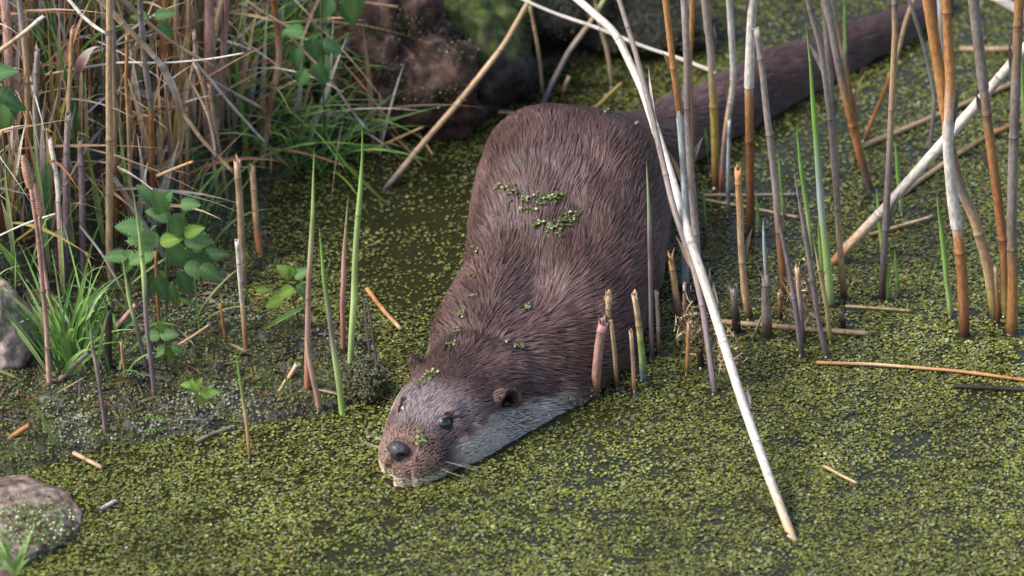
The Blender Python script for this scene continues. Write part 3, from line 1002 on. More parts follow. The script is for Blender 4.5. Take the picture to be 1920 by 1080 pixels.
# --- green shoots on the right
GS = 'green_shoot'
stem(GS, 'tallest green shoot on the right, with a side leaf and wide pale foot', 'shoot', [(1558, 572), (1547, 450), (1538, 370), (1530, 250), (1520, 130), (1511, 38)], 'LLCNNN', 17, taper=.5, nodes=1, mat=M_SHOOT, point=True)
stem(GS, 'green shoot left of the tallest shoot, reaching to its middle', 'shoot', [(1525, 480), (1514, 400), (1504, 330), (1493, 232)], 'LLNN', 9, nodes=0, mat=M_SHOOT, point=True)
stem(GS, 'blue green shoot pressed against the foot of the tallest shoot', 'shoot', [(1547, 566), (1541, 500), (1534, 408)], 'CNN', 10, nodes=0, mat=M_SHOOT, point=True)
for lab, pts_, wd in [
    ('short green shoot right of the speckled grey reed', [(1323, 432), (1321, 395), (1317, 346)], 7),
    ('short green shoot behind the thick white topped reed', [(1424, 438), (1421, 400), (1417, 362)], 6),
    ('thin green shoot beside the jagged grey reed', [(1470, 410), (1464, 340), (1458, 280)], 6),
    ('narrow green shoot left of the dark footed tan reed', [(1655, 478), (1650, 420), (1643, 352)], 8),
    ('stubby green shoot at the foot of the tan reed', [(1664, 562), (1664, 530), (1666, 490)], 10),
    ('small thin green shoot standing free right of the tan reed', [(1685, 552), (1681, 510), (1677, 466)], 7),
    ('tall green shoot just left of the white and red reed', [(1783, 594), (1776, 530), (1766, 440), (1756, 362)], 11),
    ('green shoot behind the diagonal white stick', [(1692, 402), (1684, 330), (1678, 262)], 9),
    ('distant green shoot above the leaning bundle', [(1590, 180), (1586, 110), (1582, -30)], 6),
    ('tiny green shoot left behind the grey topped ochre reed', [(1327, 300), (1325, 270), (1322, 240)], 5)]:
    stem(GS, lab, 'shoot', pts_, 'LNN', wd, nodes=0, mat=M_SHOOT, point=True)
# --- sticks lying on the water
FS = 'floating_stick'
for lab, pts_, cs, wd in [
    ('bright buff stick floating at the foot of the dark stubs', [(1350, 603), (1470, 613), (1560, 620), (1631, 625)], 'TTTT', 11),
    ('long thin orange stick floating out to the right edge', [(1530, 680), (1640, 683), (1800, 696), (1960, 718)], 'OTOO', 7),
    ('thin buff stick floating behind the tan reed foot', [(1585, 574), (1650, 578), (1712, 583)], 'TTK', 6),
    ('tan stick lying behind the diagonal white stick, upper one', [(1615, 275), (1700, 240), (1800, 198), (1925, 145)], 'TTTT', 10),
    ('rusty stick lying behind the diagonal white stick, lower one', [(1695, 360), (1790, 292), (1850, 255), (1925, 222)], 'TTOO', 10),
    ('short buff stick under the diagonal white stick', [(1628, 441), (1690, 423), (1752, 405)], 'KTT', 7),
    ('straight grey brown stick afloat below the tail', [(1318, 366), (1400, 366), (1500, 364)], 'TGG', 7),
    ('slanting buff stick afloat below the straight grey brown stick', [(1318, 374), (1400, 388), (1500, 408)], 'TTT', 6),
    ('light brown stick far back at the right edge', [(1800, 92), (1860, 92), (1960, 90)], 'TTT', 10),
    ('thin tan stick on dark duckweed left of the otter hump', [(872, 208), (940, 210), (1008, 216)], 'TTT', 8),
    ('short buff straw lying in open duckweed at lower right', [(1545, 874), (1575, 890), (1608, 907)], 'KTT', 6),
    ('pale split straw floating off the left bank', [(138, 849), (165, 863), (192, 877)], 'TTT', 9),
    ('small white straw floating near the lower left rock', [(186, 957), (200, 948), (216, 939)], 'GWW', 8),
    ('grey stick floating at the edge of the left bank', [(366, 829), (400, 812), (442, 798)], 'GGG', 7),
    ('dark sunken stick at the right edge', [(1790, 724), (1860, 727), (1950, 733)], 'DDD', 9),
    ('brown bent straw at the bottom left corner', [(-20, 1060), (15, 1045), (52, 1022)], 'OOT', 9),
    ('orange broken cane lying left of the otter', [(688, 542), (715, 578), (752, 618)], 'OOT', 9)]:
    stem(FS, lab, 'stick', pts_, cs, wd, flatlay=True, nodes=2, base='w', wet=False)
stem('fallen_stick', 'long brown cane slanting from the top down to the dark water', 'stick', up([(724, 353), (790, 272), (860, 192), (945, 85), (990, 5)], 40), 'GTTTTT', 12, lean=.12, nodes=4)
stem('fallen_stick', 'thin white straw slanting across the top right of centre', 'stick', [(1342, 136), (1270, 108), (1200, 85), (1120, 52), (1040, 25), (950, -15)], 'WWWWWW', 8, base='f', ybase=.20, lean=0.1, nodes=3)
stem(RS, 'grey purple cane leaning left toward the otter hump', RC, [(1015, 202), (1040, 145), (1070, 90), (1105, 45), (1145, -20)], 'VVGTN', 10, lean=.1, nodes=2)
stem(RS, 'thin tan stalk hanging above the otter hump', RC, [(1018, 180), (1010, 100), (1000, 40), (992, 5)], 'TTTT', 7, nodes=1)
stem(RS, 'dull buff stalk right of the grey purple cane', RC, [(1148, 165), (1140, 100), (1122, 40), (1112, -40)], 'GTTG', 8, nodes=1)
stem(RS, 'ochre straw leaning right behind the otter rump', RC, [(1112, 208), (1140, 180), (1166, 155)], 'KKK', 8, nodes=0)
stem(RS, 'small tan stub behind the otter hump', RC, [(1055, 180), (1060, 160), (1067, 144)], 'RTT', 9, nodes=0)

# --- shoots and stalks at the bank edge, left
stem(GS, 'tall narrow shoot left of the bud tipped shoot, purple toward its foot', 'shoot', [(576, 735), (577, 640), (580, 520), (586, 400), (589, 276)], 'RPPLN', 13, taper=.6, nodes=2, mat=M_SHOOT, point=True, base='l')
bud = stem(GS, 'tall green shoot ending in a pointed bud, highest at the bank edge', 'shoot', [(657, 692), (662, 580), (668, 460), (675, 370), (679, 300), (680, 232)], 'LLLLNN', 13, taper=.8, nodes=1, mat=M_SHOOT, point=True, base='l')
stem(GS, 'green shoot leaning left into the water edge', 'shoot', [(642, 777), (632, 700), (620, 610), (606, 510), (598, 424)], 'NLVNN', 12, taper=.7, nodes=0, mat=M_SHOOT, point=True, base='l')
stem(GS, 'pink stalk behind the two green shoots', 'shoot', [(643, 655), (642, 560), (646, 470), (653, 368)], 'RPPN', 10, nodes=1, mat=M_SHOOT, point=True, base='l')
stem(GS, 'pink lower stalk leaning over the bank edge', 'shoot', [(599, 772), (589, 720), (580, 680), (573, 632)], 'PPPL', 10, nodes=0, mat=M_SHOOT, point=True, base='l')
stem(GS, 'thin yellow green stalk rising from the water before the bank', 'shoot', [(469, 857), (460, 780), (450, 710), (439, 648)], 'OTNN', 7, nodes=0, mat=M_SHOOT, point=True)
stem(RS, 'pale cut stalk standing at the nettles right side', RC, [(462, 660), (456, 590), (450, 520), (444, 452)], 'RTWW', 10, base='l', nodes=1)
stem(GS, 'green shoot with purple foot in front of the nettle leaves', 'shoot', [(291, 747), (281, 660), (274, 590), (268, 500), (262, 440), (247, 345)], 'VVVLLN', 10, nodes=1, mat=M_SHOOT, point=True, base='l')
stem(GS, 'thinner purple footed shoot left of the nettle', 'shoot', [(276, 695), (258, 620), (243, 570), (236, 520), (228, 470)], 'VVLLT', 8, nodes=0, mat=M_SHOOT, point=True, base='l')
stem(RS, 'rusty bud topped stalk in the middle of the nettle', RC, [(300, 620), (295, 560), (292, 470)], 'RRO', 7, base='l', nodes=1)
stem(RS, 'left one of two thin purple stalks right of the bud tipped shoot', RC, [(697, 690), (688, 620), (680, 545)], 'VVV', 5, base='l', nodes=0, point=True)
stem(RS, 'right one of two thin purple stalks right of the bud tipped shoot', RC, [(707, 685), (697, 615), (684, 538)], 'VVV', 5, base='l', nodes=0, point=True)
stem(RS, 'dark rotten post at the foot of the bank', RC, [(204, 700), (202, 640), (207, 582)], 'DDD', 15, base='l', nodes=0, fray=4)
stem(RS, 'small orange stub on moss right of the dark post', RC, [(236, 712), (231, 675), (227, 640)], 'OOT', 7, base='l', nodes=0)
stem(RS, 'orange stub in shadow right of the small nettle', RC, [(424, 642), (418, 605), (413, 567)], 'RRO', 8, base='l', nodes=0)
stem(RS, 'purple grey stalk rising from the shore beside the grass tuft', RC, [(198, 815), (190, 740), (177, 670), (165, 585)], 'VVGG', 8, base='l', nodes=1, point=True)
stem('fallen_stick', 'grey white stick propped on the bank at lower left', 'stick', [(106, 718), (135, 688), (166, 660)], 'PGG', 10, base='l', nodes=1)
stem('fallen_stick', 'dark twig lying behind the little nettle', 'stick', [(300, 602), (360, 618), (418, 636)], 'VDD', 8, base='l', nodes=0)
stem('fallen_stick', 'thin tan straw propped right of the little nettle', 'stick', [(330, 650), (362, 630), (396, 607)], 'TTT', 6, base='l', nodes=0)
stem('fallen_stick', 'snapped white straw end on the mossy mat', 'stick', [(540, 712), (548, 698), (557, 682)], 'TTW', 10, base='l', nodes=0)
stem('fallen_stick', 'cream shred hanging below the snapped white straw', 'stick', [(520, 740), (527, 728), (536, 712)], 'WTT', 7, base='l', nodes=0)
stem('fallen_stick', 'red brown chip on the mud near the lower left rock', 'stick', [(20, 822), (38, 808), (56, 797)], 'RRR', 12, base='l', nodes=0)
stem('fallen_stick', 'pink brown stub leaning beside the dark post', 'stick', [(212, 620), (235, 595), (256, 570)], 'VPP', 11, base='l', nodes=0)

# --- upright and tangled dry stems on the left bank
BS = [
    ('tan upright reed, the straightest of the left bank', [(206, 440), (205, 360), (205, 130), (206, 0)], 'TTTTT', 13, 1),
    ('short tan reed with a cut top in front of the left thicket', [(205, 480), (204, 380), (205, 248)], 'TTT', 12, 0),
    ('weathered reed close right of the straightest tan reed', [(216, 330), (213, 200), (212, 90), (212, 0)], 'RTGGG', 10, 1),
    ('grey reed turning rust below its node in the left thicket', [(286, 330), (284, 210), (283, 195), (270, 110), (262, 0)], 'ROGGGG', 11, 1),
    ('orange pencil thin reed in the left thicket', [(245, 360), (241, 240), (237, 160), (238, 66)], 'TTOO', 7, 0),
    ('brown bent reed above the green grass', [(498, 262), (506, 205), (525, 110), (520, 50), (512, -10)], 'TRTRRR', 12, 1),
    ('broad tan reed stub right of the nettle', [(455, 492), (451, 400), (444, 305)], 'TTT', 13, 0),
    ('dim tan reed stub behind the broad one', [(483, 442), (478, 380), (473, 312)], 'RTT', 12, 0),
    ('pink reed against the top left edge of the thicket', [(18, 140), (15, 80), (8, 0)], 'PPPP', 16, 1),
    ('whitish leaning stalk at the centre left of the bank', [(112, 430), (110, 360), (103, 310), (93, 262)], 'PWWW', 10, 0),
    ('pinkish peeled stalk leaning into the nettle', [(258, 405), (235, 365), (209, 326)], 'WPW', 10, 0),
    ('first brown reed of the row at top centre left', [(314, 170), (311, 90), (308, 0)], 'RROO', 9, 1),
    ('second brown reed of the row, darker', [(332, 150), (329, 80), (331, 0)], 'TOTT', 10, 1),
    ('third brown reed of the row, thin', [(353, 160), (352, 90), (356, 0)], 'RTTT', 8, 1),
    ('broad pinkish reed closing the row', [(390, 200), (391, 110), (394, 0)], 'PPPP', 19, 1),
    ('leaning tan reed crossing the broad pinkish reed', [(386, 180), (398, 90), (406, 40), (418, 0)], 'VTTTT', 10, 1),
    ('rosy reed right of the broad pinkish reed', [(416, 160), (420, 80), (425, 0)], 'PPPP', 12, 1),
    ('buff reed in the deep shade right of the thicket', [(352, 270), (350, 180), (366, 110), (364, 60)], 'TGTG', 8, 0),
    ('tan reed at the upper left, split top', [(125, 300), (128, 200), (135, 52)], 'TTO', 8, 0),
    ('thin dark green stained reed left of the whitish stalk', [(52, 250), (50, 130), (40, 40), (36, 0)], 'RTGGG', 10, 1),
    ('mauve reed behind the fertile horsetails', [(125, 440), (124, 330), (128, 215)], 'VVG', 13, 0),
    ('mauve reed stub left of the straightest tan reed', [(155, 410), (152, 330), (150, 262)], 'VVV', 12, 0),
    ('wide faded reed behind the leftmost grass', [(74, 300), (66, 200), (70, 95)], 'VGG', 11, 0),
    ('brown thin reed dropping beside the green grass', [(420, 330), (405, 250), (392, 160)], 'TTT', 7, 0),
    ('drooping buff stalk in front of the dark gap', [(405, 345), (398, 250), (382, 160), (364, 118)], 'TTTW', 7, 0)]
for lab, pts_, cs, wd, isup in BS:
    stem(RS, lab, RC, up(pts_, 200) if isup else pts_, cs, wd * 1.12, base='l', ybase=on_land(*pts_[0])[1] - .035, rootlen=.07, nodes=3 if len(pts_) > 3 else 1, lean=rng.uniform(-.02, .04), fray=0 if isup else 3)
# straws held up in the tangle: (label, pts, colours, width, how far in front of the bank)
TS = [
    ('long white straw lying level across the thicket', [(85, 140), (160, 126), (220, 117), (320, 118), (400, 110), (460, 99)], 'TWWWWW', 5, .16),
    ('short white straw slanting at the top left', [(118, -15), (150, 25), (175, 50), (204, 65)], 'WWWW', 8, .20),
    ('white straw pointing down right toward the dark gap', [(366, 118), (400, 155), (440, 205), (496, 266)], 'TWWW', 6, .14),
    ('big tan straw slanting from top through the thicket', [(180, -10), (215, 30), (262, 75), (310, 130)], 'TTTW', 12, .18),
    ('thin straw slanting above the big tan straw', [(220, -10), (280, 45), (330, 85), (400, 125)], 'GTTT', 8, .15),
    ('buff straw hooking down right below the dark gap', [(345, 215), (380, 265), (415, 300), (442, 328)], 'TTTT', 8, .12),
    ('pale straw slanting down left at the left edge', [(-20, 108), (35, 70), (82, 30)], 'TTW', 10, .20),
    ('grey straw with a blunt end over the dark gap', [(385, 145), (430, 170), (489, 202)], 'GGT', 8, .13),
    ('thin white straw low across the horsetails', [(-10, 446), (50, 418), (105, 400)], 'WWW', 4, .08),
    ('tan straw crossing below the dark gap', [(295, 330), (330, 315), (362, 303)], 'TTO', 7, .10),
    ('loose thin stalk trailing down over the grass', [(535, 60), (580, 105), (620, 150), (665, 215), (690, 245)], 'GTGGW', 6, .12),
    ('buff straw slanting out of the top beside the broad leaves', [(450, -10), (480, 15), (530, 45), (560, 60)], 'TTTG', 7, .12),
    ('thin white twig over the grass at the right end', [(640, 85), (665, 100), (700, 130), (770, 110)], 'GGVV', 4, .05),
    ('short level straw among the stones at the top', [(680, 4), (712, 9), (746, 13)], 'PTT', 7, .10),
    ('pale twig slanting over the leaf litter right of the horsetails', [(150, 423), (195, 480), (232, 550)], 'GWG', 5, .05),
    ('green brown straw slanting above the dark water', [(690, 285), (740, 262), (793, 238)], 'KKT', 6, .03),
    ('straw slanting off the pinkish reeds', [(355, 150), (380, 190), (400, 245), (405, 300)], 'TTGG', 6, .12)]
for lab, pts_, cs, wd, fwd_ in TS:
    mid = pts_[len(pts_) // 2]
    yb = on_land(*mid)[1] - fwd_ * .9 - .03
    stem('straw', lab, 'straw', pts_, cs, wd, base='f', ybase=yb, lean=rng.uniform(-.03, .03), nodes=2, taper=.8)


# ------------------------------------------------------------------ blades (flat leaves)
def blade(name, label, cat, pts, colours, wpx, fwd_=0.0, base='l', lean=0.0, twist=.5, tip=True):
    p = np.array(pts, float)
    yb = (on_land(*pts[0])[1] if base == 'l' else on_land(*pts[len(pts) // 2])[1] - fwd_)
    if base == 'l': yb -= fwd_
    P, fr = path3(pts, yb, lean)
    t = np.linspace(0, 1, 22)
    Q = np.stack([np.interp(t, fr, P[:, k]) for k in range(3)], 1)
    for _ in range(4):
        Q[1:-1] = Q[1:-1] * .5 + (Q[:-2] + Q[2:]) * .25
    cc = np.array([PAL[q] for q in colours])
    C = np.stack([np.interp(t, np.linspace(0, 1, len(cc)), cc[:, k]) for k in range(3)], 1)
    V_, F_, Cc = blade_geo(Q, wpx / 2 * 6 / KPX, C, twist, tip=tip)
    o = link(name, np_mesh(name, V_, F_, M_BLADE, Cc))
    tag(o, label, cat, kind='thing')
    return o


blade('dead_leaf', 'broad tan dead leaf curling down to a hook in the thicket', 'leaf', [(262, 75), (300, 118), (325, 158), (340, 210), (342, 262), (332, 298), (318, 313), (290, 322), (250, 310)], 'TTWTTTTG', 13, .10, 'f', tip=False)
blade('dead_leaf', 'pale curled dead leaf arching left of the tan reeds', 'leaf', [(142, 150), (150, 120), (165, 98), (180, 86), (196, 90)], 'GPWW', 20, .12, 'f', twist=1.2)
blade('dead_leaf', 'wide buff dead leaf hanging in the dark gap', 'leaf', [(272, 330), (290, 280), (315, 220), (328, 160)], 'TTKT', 20, .05, 'f')
blade('dead_leaf', 'looped buff leaf at the top of the dark gap', 'leaf', [(345, 270), (360, 180), (372, 90), (370, 60), (358, 62)], 'GTTW', 9, .08, 'f')
blade('dead_leaf', 'straight pale leaf lying under the level white straw', 'leaf', [(235, 165), (270, 175), (330, 195)], 'GTT', 14, .05, 'f')
GB = [
    ('dark green blade slanting right across the left thicket', [(165, 350), (148, 260), (130, 160), (95, 45)], 'NSSN', 13),
    ('wide dark green blade behind the horsetails', [(90, 480), (88, 380), (88, 240)], 'SSS', 14),
    ('yellow green blade left of the straightest tan reed', [(197, 470), (180, 370), (170, 310), (161, 262)], 'LLNN', 11),
    ('yellow green blade right of the short cut reed', [(252, 480), (246, 400), (232, 310), (222, 228)], 'LLNN', 12),
    ('yellow green blade beside the horsetail cones', [(95, 520), (80, 400), (68, 310), (60, 215)], 'LLNN', 9),
    ('light green blade at the far left over the pinkish stone', [(28, 530), (22, 440), (12, 360), (8, 290)], 'LLLN', 8),
    ('light green blade in front of the mauve reeds', [(140, 490), (130, 400), (128, 330), (126, 290)], 'LLNN', 8),
    ('thick green blade under the leftmost leaf', [(42, 545), (28, 495), (-15, 440)], 'SNN', 14),
    ('tall green blade in the grass left of the bent brown reed', [(470, 330), (452, 200), (440, 100), (428, 38)], 'NNNL', 9),
    ('olive blade dropping through the grass into the dark water', [(732, 388), (690, 350), (640, 300), (600, 230)], 'KNNN', 6),
    ('arched dark green blade lying over the small nettle', [(395, 600), (360, 568), (330, 556), (300, 553)], 'SSNN', 7),
    ('green blade lying out over shallow water to the tall shoots', [(490, 620), (530, 595), (570, 575), (608, 555)], 'KNSS', 9),
    ('green blade slanting left over the lower left bank', [(115, 850), (90, 805), (70, 765), (50, 745)], 'SNNN', 6),
    ('short level green blade on the grey moss', [(200, 735), (235, 741), (274, 739)], 'NNN', 6)]
for lab, pts_, cs, wd in GB:
    blade('sedge', lab, 'grass blade', pts_, cs, wd)


def strokes(specs):
    Vs, Fs, Cs, k0 = [], [], [], 0
    for P, w0, C, tw in specs:
        V_, F_, C_ = blade_geo(P, w0, C, tw)
        Vs.append(V_); Fs.append(F_ + k0); Cs.append(C_); k0 += len(V_)
    return np.vstack(Vs), np.vstack(Fs), np.vstack(Cs)


def arc(base, az, el, L, droop, n_=9):
    t = np.linspace(0, 1, n_)[:, None]
    d = np.array([math.cos(az) * math.cos(el), math.sin(az) * math.cos(el), math.sin(el)])
    side_ = np.array([math.cos(az), math.sin(az), 0])
    return base + d * L * t + np.array([0, 0, -1]) * droop * L * t ** 2 + side_ * droop * L * .5 * t ** 2


# grass tufts
def tuft_spec(px, py, n_, L, spread, cols_, w_=(.0009, .0016), eln=(70, 88)):
    out_ = []
    for i in range(n_):
        b_ = on_land(px + rng.normal(0, spread), py + rng.normal(0, spread * .5))
        b_ = b_ + np.array([0, 0, -.004])
        az = rng.uniform(0, 2 * math.pi)
        P = arc(b_, az, R(rng.uniform(*eln)), L * rng.uniform(.45, 1.1), rng.uniform(.05, .5))
        c0 = np.array(PAL[cols_[rng.integers(len(cols_))]]) * rng.uniform(.85, 1.9)
        tt_ = np.linspace(0, 1, len(P))[:, None]
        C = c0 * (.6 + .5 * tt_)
        out_.append((P, rng.uniform(*w_), C, rng.uniform(-.8, .8)))
    return out_


V_, F_, C_ = strokes(tuft_spec(130, 690, 75, .16, 22, 'NNSNL', (.0010, .0023), (62, 86)))
tag(link('grass_tuft', np_mesh('grass_tuft', V_, F_, M_BLADE, C_)), 'bright green grass tuft at the foot of the fertile horsetails', 'grass tuft')
V_, F_, C_ = strokes(tuft_spec(25, 1075, 14, .07, 12, 'NNL', (.0010, .002), (60, 86)))
tag(link('grass_tuft', np_mesh('grass_tuft', V_, F_, M_BLADE, C_)), 'blurred green grass tuft in the bottom left corner', 'grass tuft')
sp = []
for i in range(34):   # the dense grass right of the thicket
    sp += tuft_spec(rng.uniform(430, 640), rng.uniform(60, 330), 17, .17, 12, 'SNNSN', (.0006, .0012), (35, 85))
for i in range(26):
    sp += tuft_spec(rng.uniform(-30, 420), rng.uniform(250, 720), 4, .12, 20, 'NSNL', (.0007, .0014), (45, 88))
for i in range(14):
    sp += tuft_spec(rng.uniform(-100, 420), rng.uniform(0, 250), 5, .2, 20, 'NSS', (.0009, .002), (55, 88))
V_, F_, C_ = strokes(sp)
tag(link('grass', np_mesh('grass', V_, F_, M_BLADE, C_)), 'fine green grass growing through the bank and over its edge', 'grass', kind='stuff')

# dead thatch
sp = []
for i in range(1450):
    px_ = rng.uniform(-160, 470) if rng.random() < .8 else rng.uniform(430, 720)
    py_ = rng.uniform(-160, 470 if px_ < 350 else 300)
    b_ = on_land(px_, py_) + np.array([0, 0, -.005])
    if rng.random() < .55:
        az, el, L = rng.uniform(0, 6.28), R(rng.uniform(72, 89)), rng.uniform(.05, .19)
        P = arc(b_, az, el, L, rng.uniform(0, .15), 7)
    else:
        az, el, L = rng.uniform(0, 6.28), R(rng.uniform(5, 65)), rng.uniform(.05, .18)
        P = arc(b_ + np.array([0, 0, rng.uniform(0, .05)]), az, el, L, rng.uniform(.1, .6), 7)
    c0 = np.array(PAL['TTGTRTGTWKW'[rng.integers(11)]]) * rng.uniform(.8, 1.9)
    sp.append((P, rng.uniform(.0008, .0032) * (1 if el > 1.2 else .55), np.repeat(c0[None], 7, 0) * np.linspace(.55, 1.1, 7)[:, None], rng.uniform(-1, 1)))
for i in range(520):      # the reeds go on up the bank above the picture
    x_b, y_b = rng.uniform(-1.3, .30), rng.uniform(.72, 1.45)
    if land_d(x_b, y_b) < .03: continue
    b_ = np.array([x_b, y_b, float(height(x_b, y_b)) - .01])
    P = arc(b_, rng.uniform(0, 6.28), R(rng.uniform(72, 89)), rng.uniform(.35, .8), rng.uniform(0, .2), 7)
    c0 = np.array(PAL['TGRKTS'[rng.integers(6)]]) * rng.uniform(.5, 1.1)
    sp.append((P, rng.uniform(.003, .008), np.repeat(c0[None], 7, 0), rng.uniform(-1, 1)))
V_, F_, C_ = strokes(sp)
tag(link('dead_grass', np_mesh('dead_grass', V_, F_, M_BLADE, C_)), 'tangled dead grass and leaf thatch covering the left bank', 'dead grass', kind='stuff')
# fine litter of straws at the foot of the bank
sp = []
for i in range(420):
    b_ = on_land(rng.uniform(-40, 700), rng.uniform(480, 800))
    if land_d(b_[0], b_[1]) < 0.004: continue
    P = arc(b_ + np.array([0, 0, .004]), rng.uniform(0, 6.28), R(rng.uniform(-3, 25)), rng.uniform(.01, .05), rng.uniform(0, .4), 5)
    c0 = np.array(PAL['TRGDKDV'[rng.integers(7)]]) * rng.uniform(.4, 1.0)
    sp.append((P, rng.uniform(.0004, .0013), np.repeat(c0[None], 5, 0), rng.uniform(-1, 1)))
V_, F_, C_ = strokes(sp)
tag(link('straw_litter', np_mesh('straw_litter', V_, F_, M_BLADE, C_)), 'short straws and bits scattered on the muddy bank foot', 'litter', kind='stuff')

# ------------------------------------------------------------------ horsetails
def cone_mesh(c0, c1, r):
    n_, ns = 46, 18
    t = np.linspace(0, 1, n_)
    P = c0 + (c1 - c0) * t[:, None]
    prof = r * np.sqrt(np.clip(1 - ((t - .38) / .64) ** 2, 0.02, 1)) ** .9
    ringk = 0.5 + .5 * np.cos(t * 13 * 2 * math.pi)
    V_, F_ = tube(P, prof, ns)
    V_ = V_.reshape(n_, ns, 3)
    a = np.arange(ns)[None, :]; row = (np.floor(t * 13)[:, None])
    cell = ringk[:, None] * (0.6 + .4 * np.cos((a / ns * 9 + row * .5) * 2 * math.pi))
    V_ = P[:, None] + (V_ - P[:, None]) * (1 - .18 * cell)[:, :, None]
    C = np.array([0.62, 0.34, 0.22]) * (1 - .72 * cell[:, :, None])
    return V_.reshape(-1, 3), F_, C.reshape(-1, 3)


def horsetail(label, stem_px, cone_px, wpx, conew):
    o = stem('horsetail', label, 'horsetail', stem_px, 'P' * len(stem_px), wpx * .75, base='l', nodes=4, taper=.8)
    yb = on_land(*stem_px[0])[1]
    c0, c1 = on_y(*cone_px[0], yb), on_y(*cone_px[1], yb)
    V_, F_, C_ = cone_mesh(c0, c1, conew / 2 * 6 / KPX)
    link('cone', np_mesh('cone', V_, F_, M_FLAKE, C_), o)


horsetail('left and taller fertile horsetail with a pink brown cone', [(92, 720), (86, 600), (78, 520), (70, 430), (57, 348)], [(57, 350), (43, 290)], 13, 17)
horsetail('right and lower fertile horsetail with a pink brown cone', [(100, 660), (97, 580), (82, 500), (76, 440), (75, 396)], [(76, 400), (62, 344)], 12, 19)

# ------------------------------------------------------------------ nettles
def leaf_mesh(serr=9, seed=0):
    r_ = np.random.default_rng(seed)
    n_ = serr * 2 + 3
    t = np.linspace(0, 1, n_)
    half = 0.37 * np.sin(np.pi * t ** .66) ** .75
    tooth = np.where(np.arange(n_) % 2 == 0, 1.0, .62)
    half = half * tooth; half[-1] = 0.0; half[0] = .03
    fwd_ = np.where(np.arange(n_) % 2 == 0, .035, -.02)
    curl = -0.28 * t ** 2
    cols_ = []
    V_ = []
    for side_, m_ in ((-1, 1), (-1, .5), (0, 0), (1, .5), (1, 1)):
        x = t + (fwd_ * (m_ == 1) if side_ else 0)
        y = side_ * half * m_
        z = curl + np.abs(y) * .30 + .004 * np.sin(t * 34) * (m_ > 0) - (.05 * (m_ == 1)) * np.abs(half)
        V_.append(np.stack([x, y, z], 1))
        base_c = np.array([0.115, 0.235, 0.065]) if m_ else np.array([0.18, 0.30, 0.10])
        cc_ = base_c * (1 + .05 * np.cos(np.arange(n_) * np.pi + m_ * 2.5))[:, None]
        cols_.append(cc_)
    V_ = np.stack(V_, 1)
    C = np.stack(cols_, 1)
    id_ = np.arange(n_ * 5).reshape(n_, 5)
    F_ = np.vstack([np.stack([id_[:-1, k], id_[1:, k], id_[1:, k + 1], id_[:-1, k + 1]], 1) for k in range(4)])
    return V_.reshape(-1, 3), F_, C.reshape(-1, 3)


LEAVES = []
for sd_, tint in ((1, (1, 1, 1)), (2, (1.5, 1.3, .7)), (3, (.75, .85, .95))):
    V_, F_, C_ = leaf_mesh(8 + sd_, sd_)
    LEAVES.append(np_mesh('leaf', V_, F_, M_LEAF, C_ * np.array(tint)))


def nettle(label, base_px, leaves, fwd_=.02, name='nettle', h_top=None, cat='nettle'):
    """leaves: (px,py of attachment, image angle of the tip (deg, 90 = up), length px, kind)"""
    p0 = on_land(*base_px)
    root_ = empty(name, p0)
    tag(root_, label, cat)
    yb = p0[1] - fwd_
    top = h_top or (min(l[0] for l in leaves) * 0 + np.mean([l[0] for l in leaves]), min(l[1] for l in leaves))
    P = np.array([p0, on_y((base_px[0] * .5 + top[0] * .5), (base_px[1] + top[1]) / 2, yb), on_y(top[0], top[1], yb)])
    t = np.linspace(0, 1, 10)
    Q = np.stack([np.interp(t, [0, .5, 1], P[:, k]) for k in range(3)], 1)
    V_, F_ = tube(Q - p0, .0012 * (1 - .4 * t), 6)
    link('stem', np_mesh('stem', V_, F_, M_SHOOT, np.repeat(np.array([[.12, .10, .05]]), len(V_), 0), uv=np.zeros((len(V_), 2))), root_)
    for (lx, ly, ang, ln, kd_) in leaves:
        a = R(ang)
        yl = yb + rng.uniform(-.02, .02)
        p = on_y(lx, ly, yl)
        L = ln * .88 * 6 / KPX
        fw = np.array([math.cos(a), -0.25 + .25 * rng.random(), math.sin(a)]); fw /= np.linalg.norm(fw)
        nrm = np.array([rng.normal(0, .25), -.62, .75]); nrm -= fw * (nrm @ fw); nrm /= np.linalg.norm(nrm)
        lf = np.cross(nrm, fw)
        Mx = Matrix(((fw[0], lf[0], nrm[0], p[0] - p0[0]), (fw[1], lf[1], nrm[1], p[1] - p0[1]), (fw[2], lf[2], nrm[2], p[2] - p0[2]), (0, 0, 0, 1)))
        o = link('leaf', LEAVES[kd_], root_)
        o.matrix_local = Mx @ Matrix.Diagonal((L, L * rng.uniform(.9, 1.2), L, 1))
    return root_


nettle('largest nettle, many toothed leaves at mid left of the bank', (312, 610),
       [(338, 384, 10, 42, 0), (345, 405, -100, 5, 1), (325, 400, -75, 68, 0), (320, 408, 150, 55, 2), (300, 452, 170, 70, 0), (300, 455, 20, 50, 1),
        (345, 450, 5, 62, 0), (318, 455, -60, 80, 0), (350, 470, -35, 75, 2), (290, 470, -160, 62, 0), (300, 505, -105, 62, 0),
        (335, 510, -60, 60, 2), (270, 430, 165, 60, 2), (345, 500, -15, 60, 0), (285, 380, 120, 50, 2), (295, 395, 60, 55, 2), (345, 440, 30, 45, 1), (375, 500, -30, 60, 0), (380, 480, 10, 52, 2), (250, 470, -120, 62, 0), (240, 480, 175, 52, 2), (320, 530, -85, 58, 0), (290, 520, -60, 56, 2), (305, 400, 100, 60, 0), (360, 470, 60, 48, 0)], h_top=(315, 380))
nettle('small nettle with two leaf pairs on the dark mud', (560, 600), [(548, 520, 130, 42, 1), (552, 520, 40, 40, 0), (550, 540, -150, 40, 1), (556, 535, -40, 38, 0), (530, 560, -160, 42, 1), (480, 545, 10, 30, 1), (545, 520, 80, 26, 1)])
